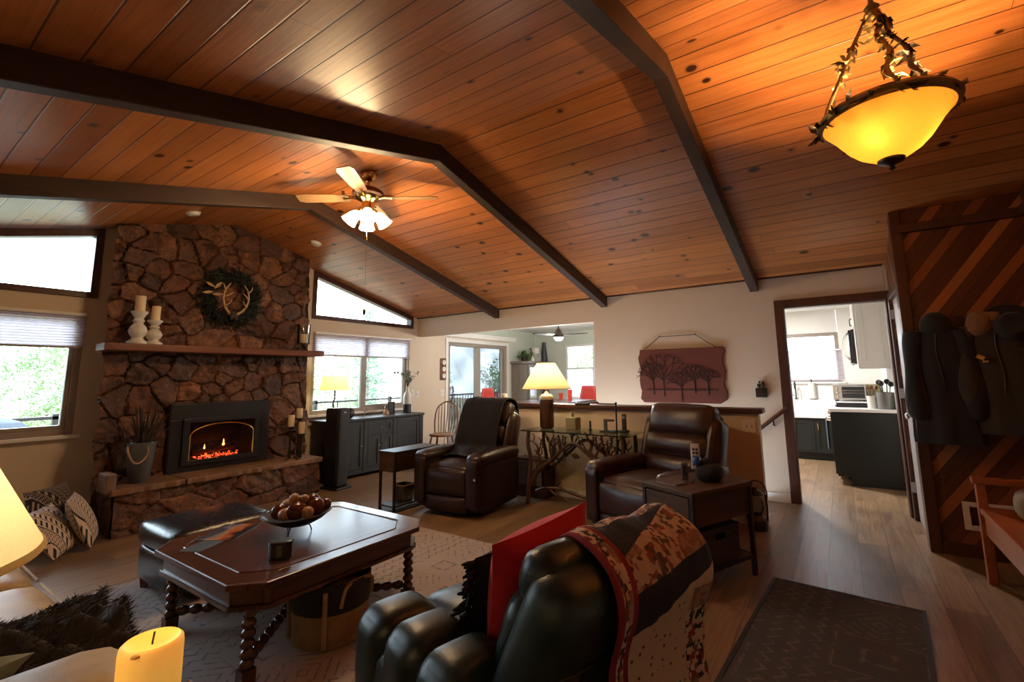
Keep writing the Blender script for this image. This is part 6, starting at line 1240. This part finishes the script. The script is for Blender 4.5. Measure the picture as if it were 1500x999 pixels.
t = thing('glass_pitcher', 'clear pitcher with orange tint on dining table behind the lamp', 'pitcher', (7.60, 4.80, .90)); part('pitcher_body', MB().lathe([(.05, 0), (.06, .02), (.055, .18), (.06, .2), (.055, .2), (.05, .03), (0, .02)], n=20), 'jar', t, smooth=True); part('pitcher_handle', MB().tube(curve([(.055, 0, .17), (.10, 0, .15), (.09, 0, .06), (.055, 0, .05)]), .008, 6), 'jar', t)
t = thing('striped_candle', 'orange and yellow pillar candle on dining table left end', 'candle', (6.70, 4.98, .90)); part('lower_wax', MB().lathe([(.05, 0), (.052, .10), (0, .10)], n=20), 'orange', t, smooth=True); part('upper_wax', MB().lathe([(.052, .10), (.05, .16), (0, .155)], n=20), 'candle', t, smooth=True)

# ------------------------------------------------------------------ outdoors
struct('floor_outside_ground', MB().bb((-30, 9.0, -2.2), (60, 60, -2.0)).bb((12, -30, -2.2), (60, 9.0, -2.0)), 'ground'); struct('floor_deck', MB().bb((-2, YF+.15, -.15), (12.5, 8.6, -.04)), 'deck')
t = thing('deck_railing', 'dark metal deck railing with thin balusters outside the glass door', 'railing', (5.25, 8.45, -.04)); part('top_rail', MB().bb((-7.2, -.03, .93), (7.2, .03, .97)), 'black', t); part('bottom_rail', MB().bb((-7.2, -.015, .09), (7.2, .015, .12)), 'black', t)
for k in range(9): part('rail_post', MB().bb((-7.2+1.8*k-.03, -.03, 0), (-7.2+1.8*k+.03, .03, 1.0)), 'black', t)
mb = MB().bb((-.008, -.008, .10), (.008, .008, .95)); b0 = part('baluster', mb, 'black', t); b0.location = (2.2, 0, 0)
for k in range(1, 46):
    b = b0.copy(); COL.objects.link(b); b.parent = t; b.location = (2.2+.108*k, 0, 0)
t = thing('covered_grill', 'blue grey covered barbecue on deck outside the left window', 'grill', (.72, 7.35, -.04)); part('grill_cover', MB().loft([[(sx*w_*(1 if abs(k) else 1), sy*d_, z) for k, (sx, sy) in enumerate(((-1, -1), (-.3, -1.08), (.3, -1.08), (1, -1), (1.05, 0), (1, 1), (.3, 1.05), (-.3, 1.05), (-1, 1), (-1.05, 0)))] for w_, d_, z in ((.60, .30, .02), (.60, .30, .5), (.62, .32, .80), (.56, .29, .88), (.42, .24, .99), (.28, .16, 1.05), (.05, .04, 1.065))]), 'tarp', t, smooth=True); part('cover_strap', MB().bb((-.63, -.34, .42), (.63, .34, .46)), 'tarp', t)
def deckchair(loc, rz, label):
    t = thing('deck_chair', label, 'chair', loc, rz); part('seat', MB().rbox((0, 0, .42), (.55, .50, .06), .02, n=5), 'redplastic', t)
    for k in range(6): part('back_slat', MB().box((-.23+.092*k, .27, .72), (.06, .025, .60), rx=-.15), 'redplastic', t, bevel=.004)
    for x in (-.25, .25):
        for y in (-.22, .22): part('leg', MB().bb((x-.025, y-.025, 0), (x+.025, y+.025, .42 if y > 0 else .62)), 'redplastic', t)
    for x in (-.28, .28): part('armrest', MB().bb((x-.045, -.26, .62), (x+.045, .28, .645)), 'redplastic', t, bevel=.005)
deckchair((9.75, 7.75, -.04), 2.2, 'red slatted deck chair at left seen through the glass door'); deckchair((10.75, 7.7, -.04), 2.6, 'red slatted deck chair at right seen through the glass door')
def tree_mesh(seed, H, kind):
    rr = random.Random(seed); lv = MB()
    if kind == 'pine':
        for lay in range(26):
            q = lay/25; z = H*(.22+.78*q); r_ = (1-q)**.8*H*.16+.25
            for k in range(int(10*(1-q)+4)):
                a = rr.uniform(0, 2*PI); L = r_*rr.uniform(.6, 1.1)
                for s_ in range(9):
                    f_ = rr.uniform(.25, 1); c_ = Vector((math.cos(a)*L*f_+rr.gauss(0, .12), math.sin(a)*L*f_+rr.gauss(0, .12), z-L*f_*.28+rr.gauss(0, .08))); d = Vector((rr.gauss(math.cos(a), .7), rr.gauss(math.sin(a), .7), rr.gauss(.1, .5))).normalized()*rr.uniform(.18, .42); w_ = d.cross(Vector((rr.gauss(0, 1), rr.gauss(0, 1), rr.gauss(0, 1)))).normalized()*.09; lv.add([c_-w_, c_+w_, c_+d], [(0, 1, 2)])
    else:
        blobs = [(rr.gauss(0, H*.15), rr.gauss(0, H*.15), H*rr.uniform(.25, .88), H*rr.uniform(.10, .17)) for _ in range(16)]
        for x, y, z, r_ in blobs:
            for s_ in range(300):
                d = Vector((rr.gauss(0, 1), rr.gauss(0, 1), rr.gauss(0, 1))).normalized(); c_ = Vector((x, y, z))+d*r_*rr.uniform(.6, 1.05); d2 = Vector((rr.gauss(0, 1), rr.gauss(0, 1), rr.gauss(0, 1))).normalized()*rr.uniform(.10, .24); w_ = d2.orthogonal().normalized()*.09; lv.add([c_-w_, c_+w_, c_+d2], [(0, 1, 2)])
    tr = MB().tube([(0, 0, 0), (.05, .03, H*.4), (0, 0, H*.92)], [H*.018+.05, H*.013+.03, .03], 8)
    for k in range(7):
        a = rr.uniform(0, 2*PI); z = H*rr.uniform(.2, .7); tr.tube([(0, 0, z), (math.cos(a)*H*.10, math.sin(a)*H*.10, z+H*.03)], [.05, .02], 5)
    return tr, lv
protos = {}
spots = []
rr = random.Random(77)
for k in range(30): spots.append((-10+1.55*k+rr.uniform(-.25, .25), rr.uniform(15, 17.5) if k % 2 else rr.uniform(21, 27), 0))
spots = [q for k, q in enumerate(spots) if q[0] < 15 or k % 3 == 0]
for k in range(9): spots.append((rr.uniform(17, 30), -6+2.6*k+rr.uniform(-.8, .8), 1))
for i, (x, y, far) in enumerate(spots):
    kind = 'leafy' if (i*7) % 3 else 'pine'; H = rr.uniform(.50, .62)*(1 if y < 20.5 or far else 1.25); key = (kind, i % 2)
    lab = ('tall green pine tree' if kind == 'pine' else 'pale green leafy tree')+(' beyond the deck seen through gable windows' if not far else ' seen through the dining and kitchen windows')
    g = 'trees beyond the deck, '+lab
    if key not in protos:
        tr, lv = tree_mesh(40+i, 11 if kind == 'pine' else 9, kind); t = thing('pine_tree' if kind == 'pine' else 'leafy_tree', lab, 'tree', (x, y, -2.0), rr.uniform(0, 6), g); part('trunk', tr, 'bark', t, smooth=True); part('foliage', lv, 'needles' if kind == 'pine' else 'needles2', t); protos[key] = t
    else: t = dup(protos[key], (x, y, -2.0), rr.uniform(0, 6), lab); t['group'] = g
    t.scale = (H, H, H)
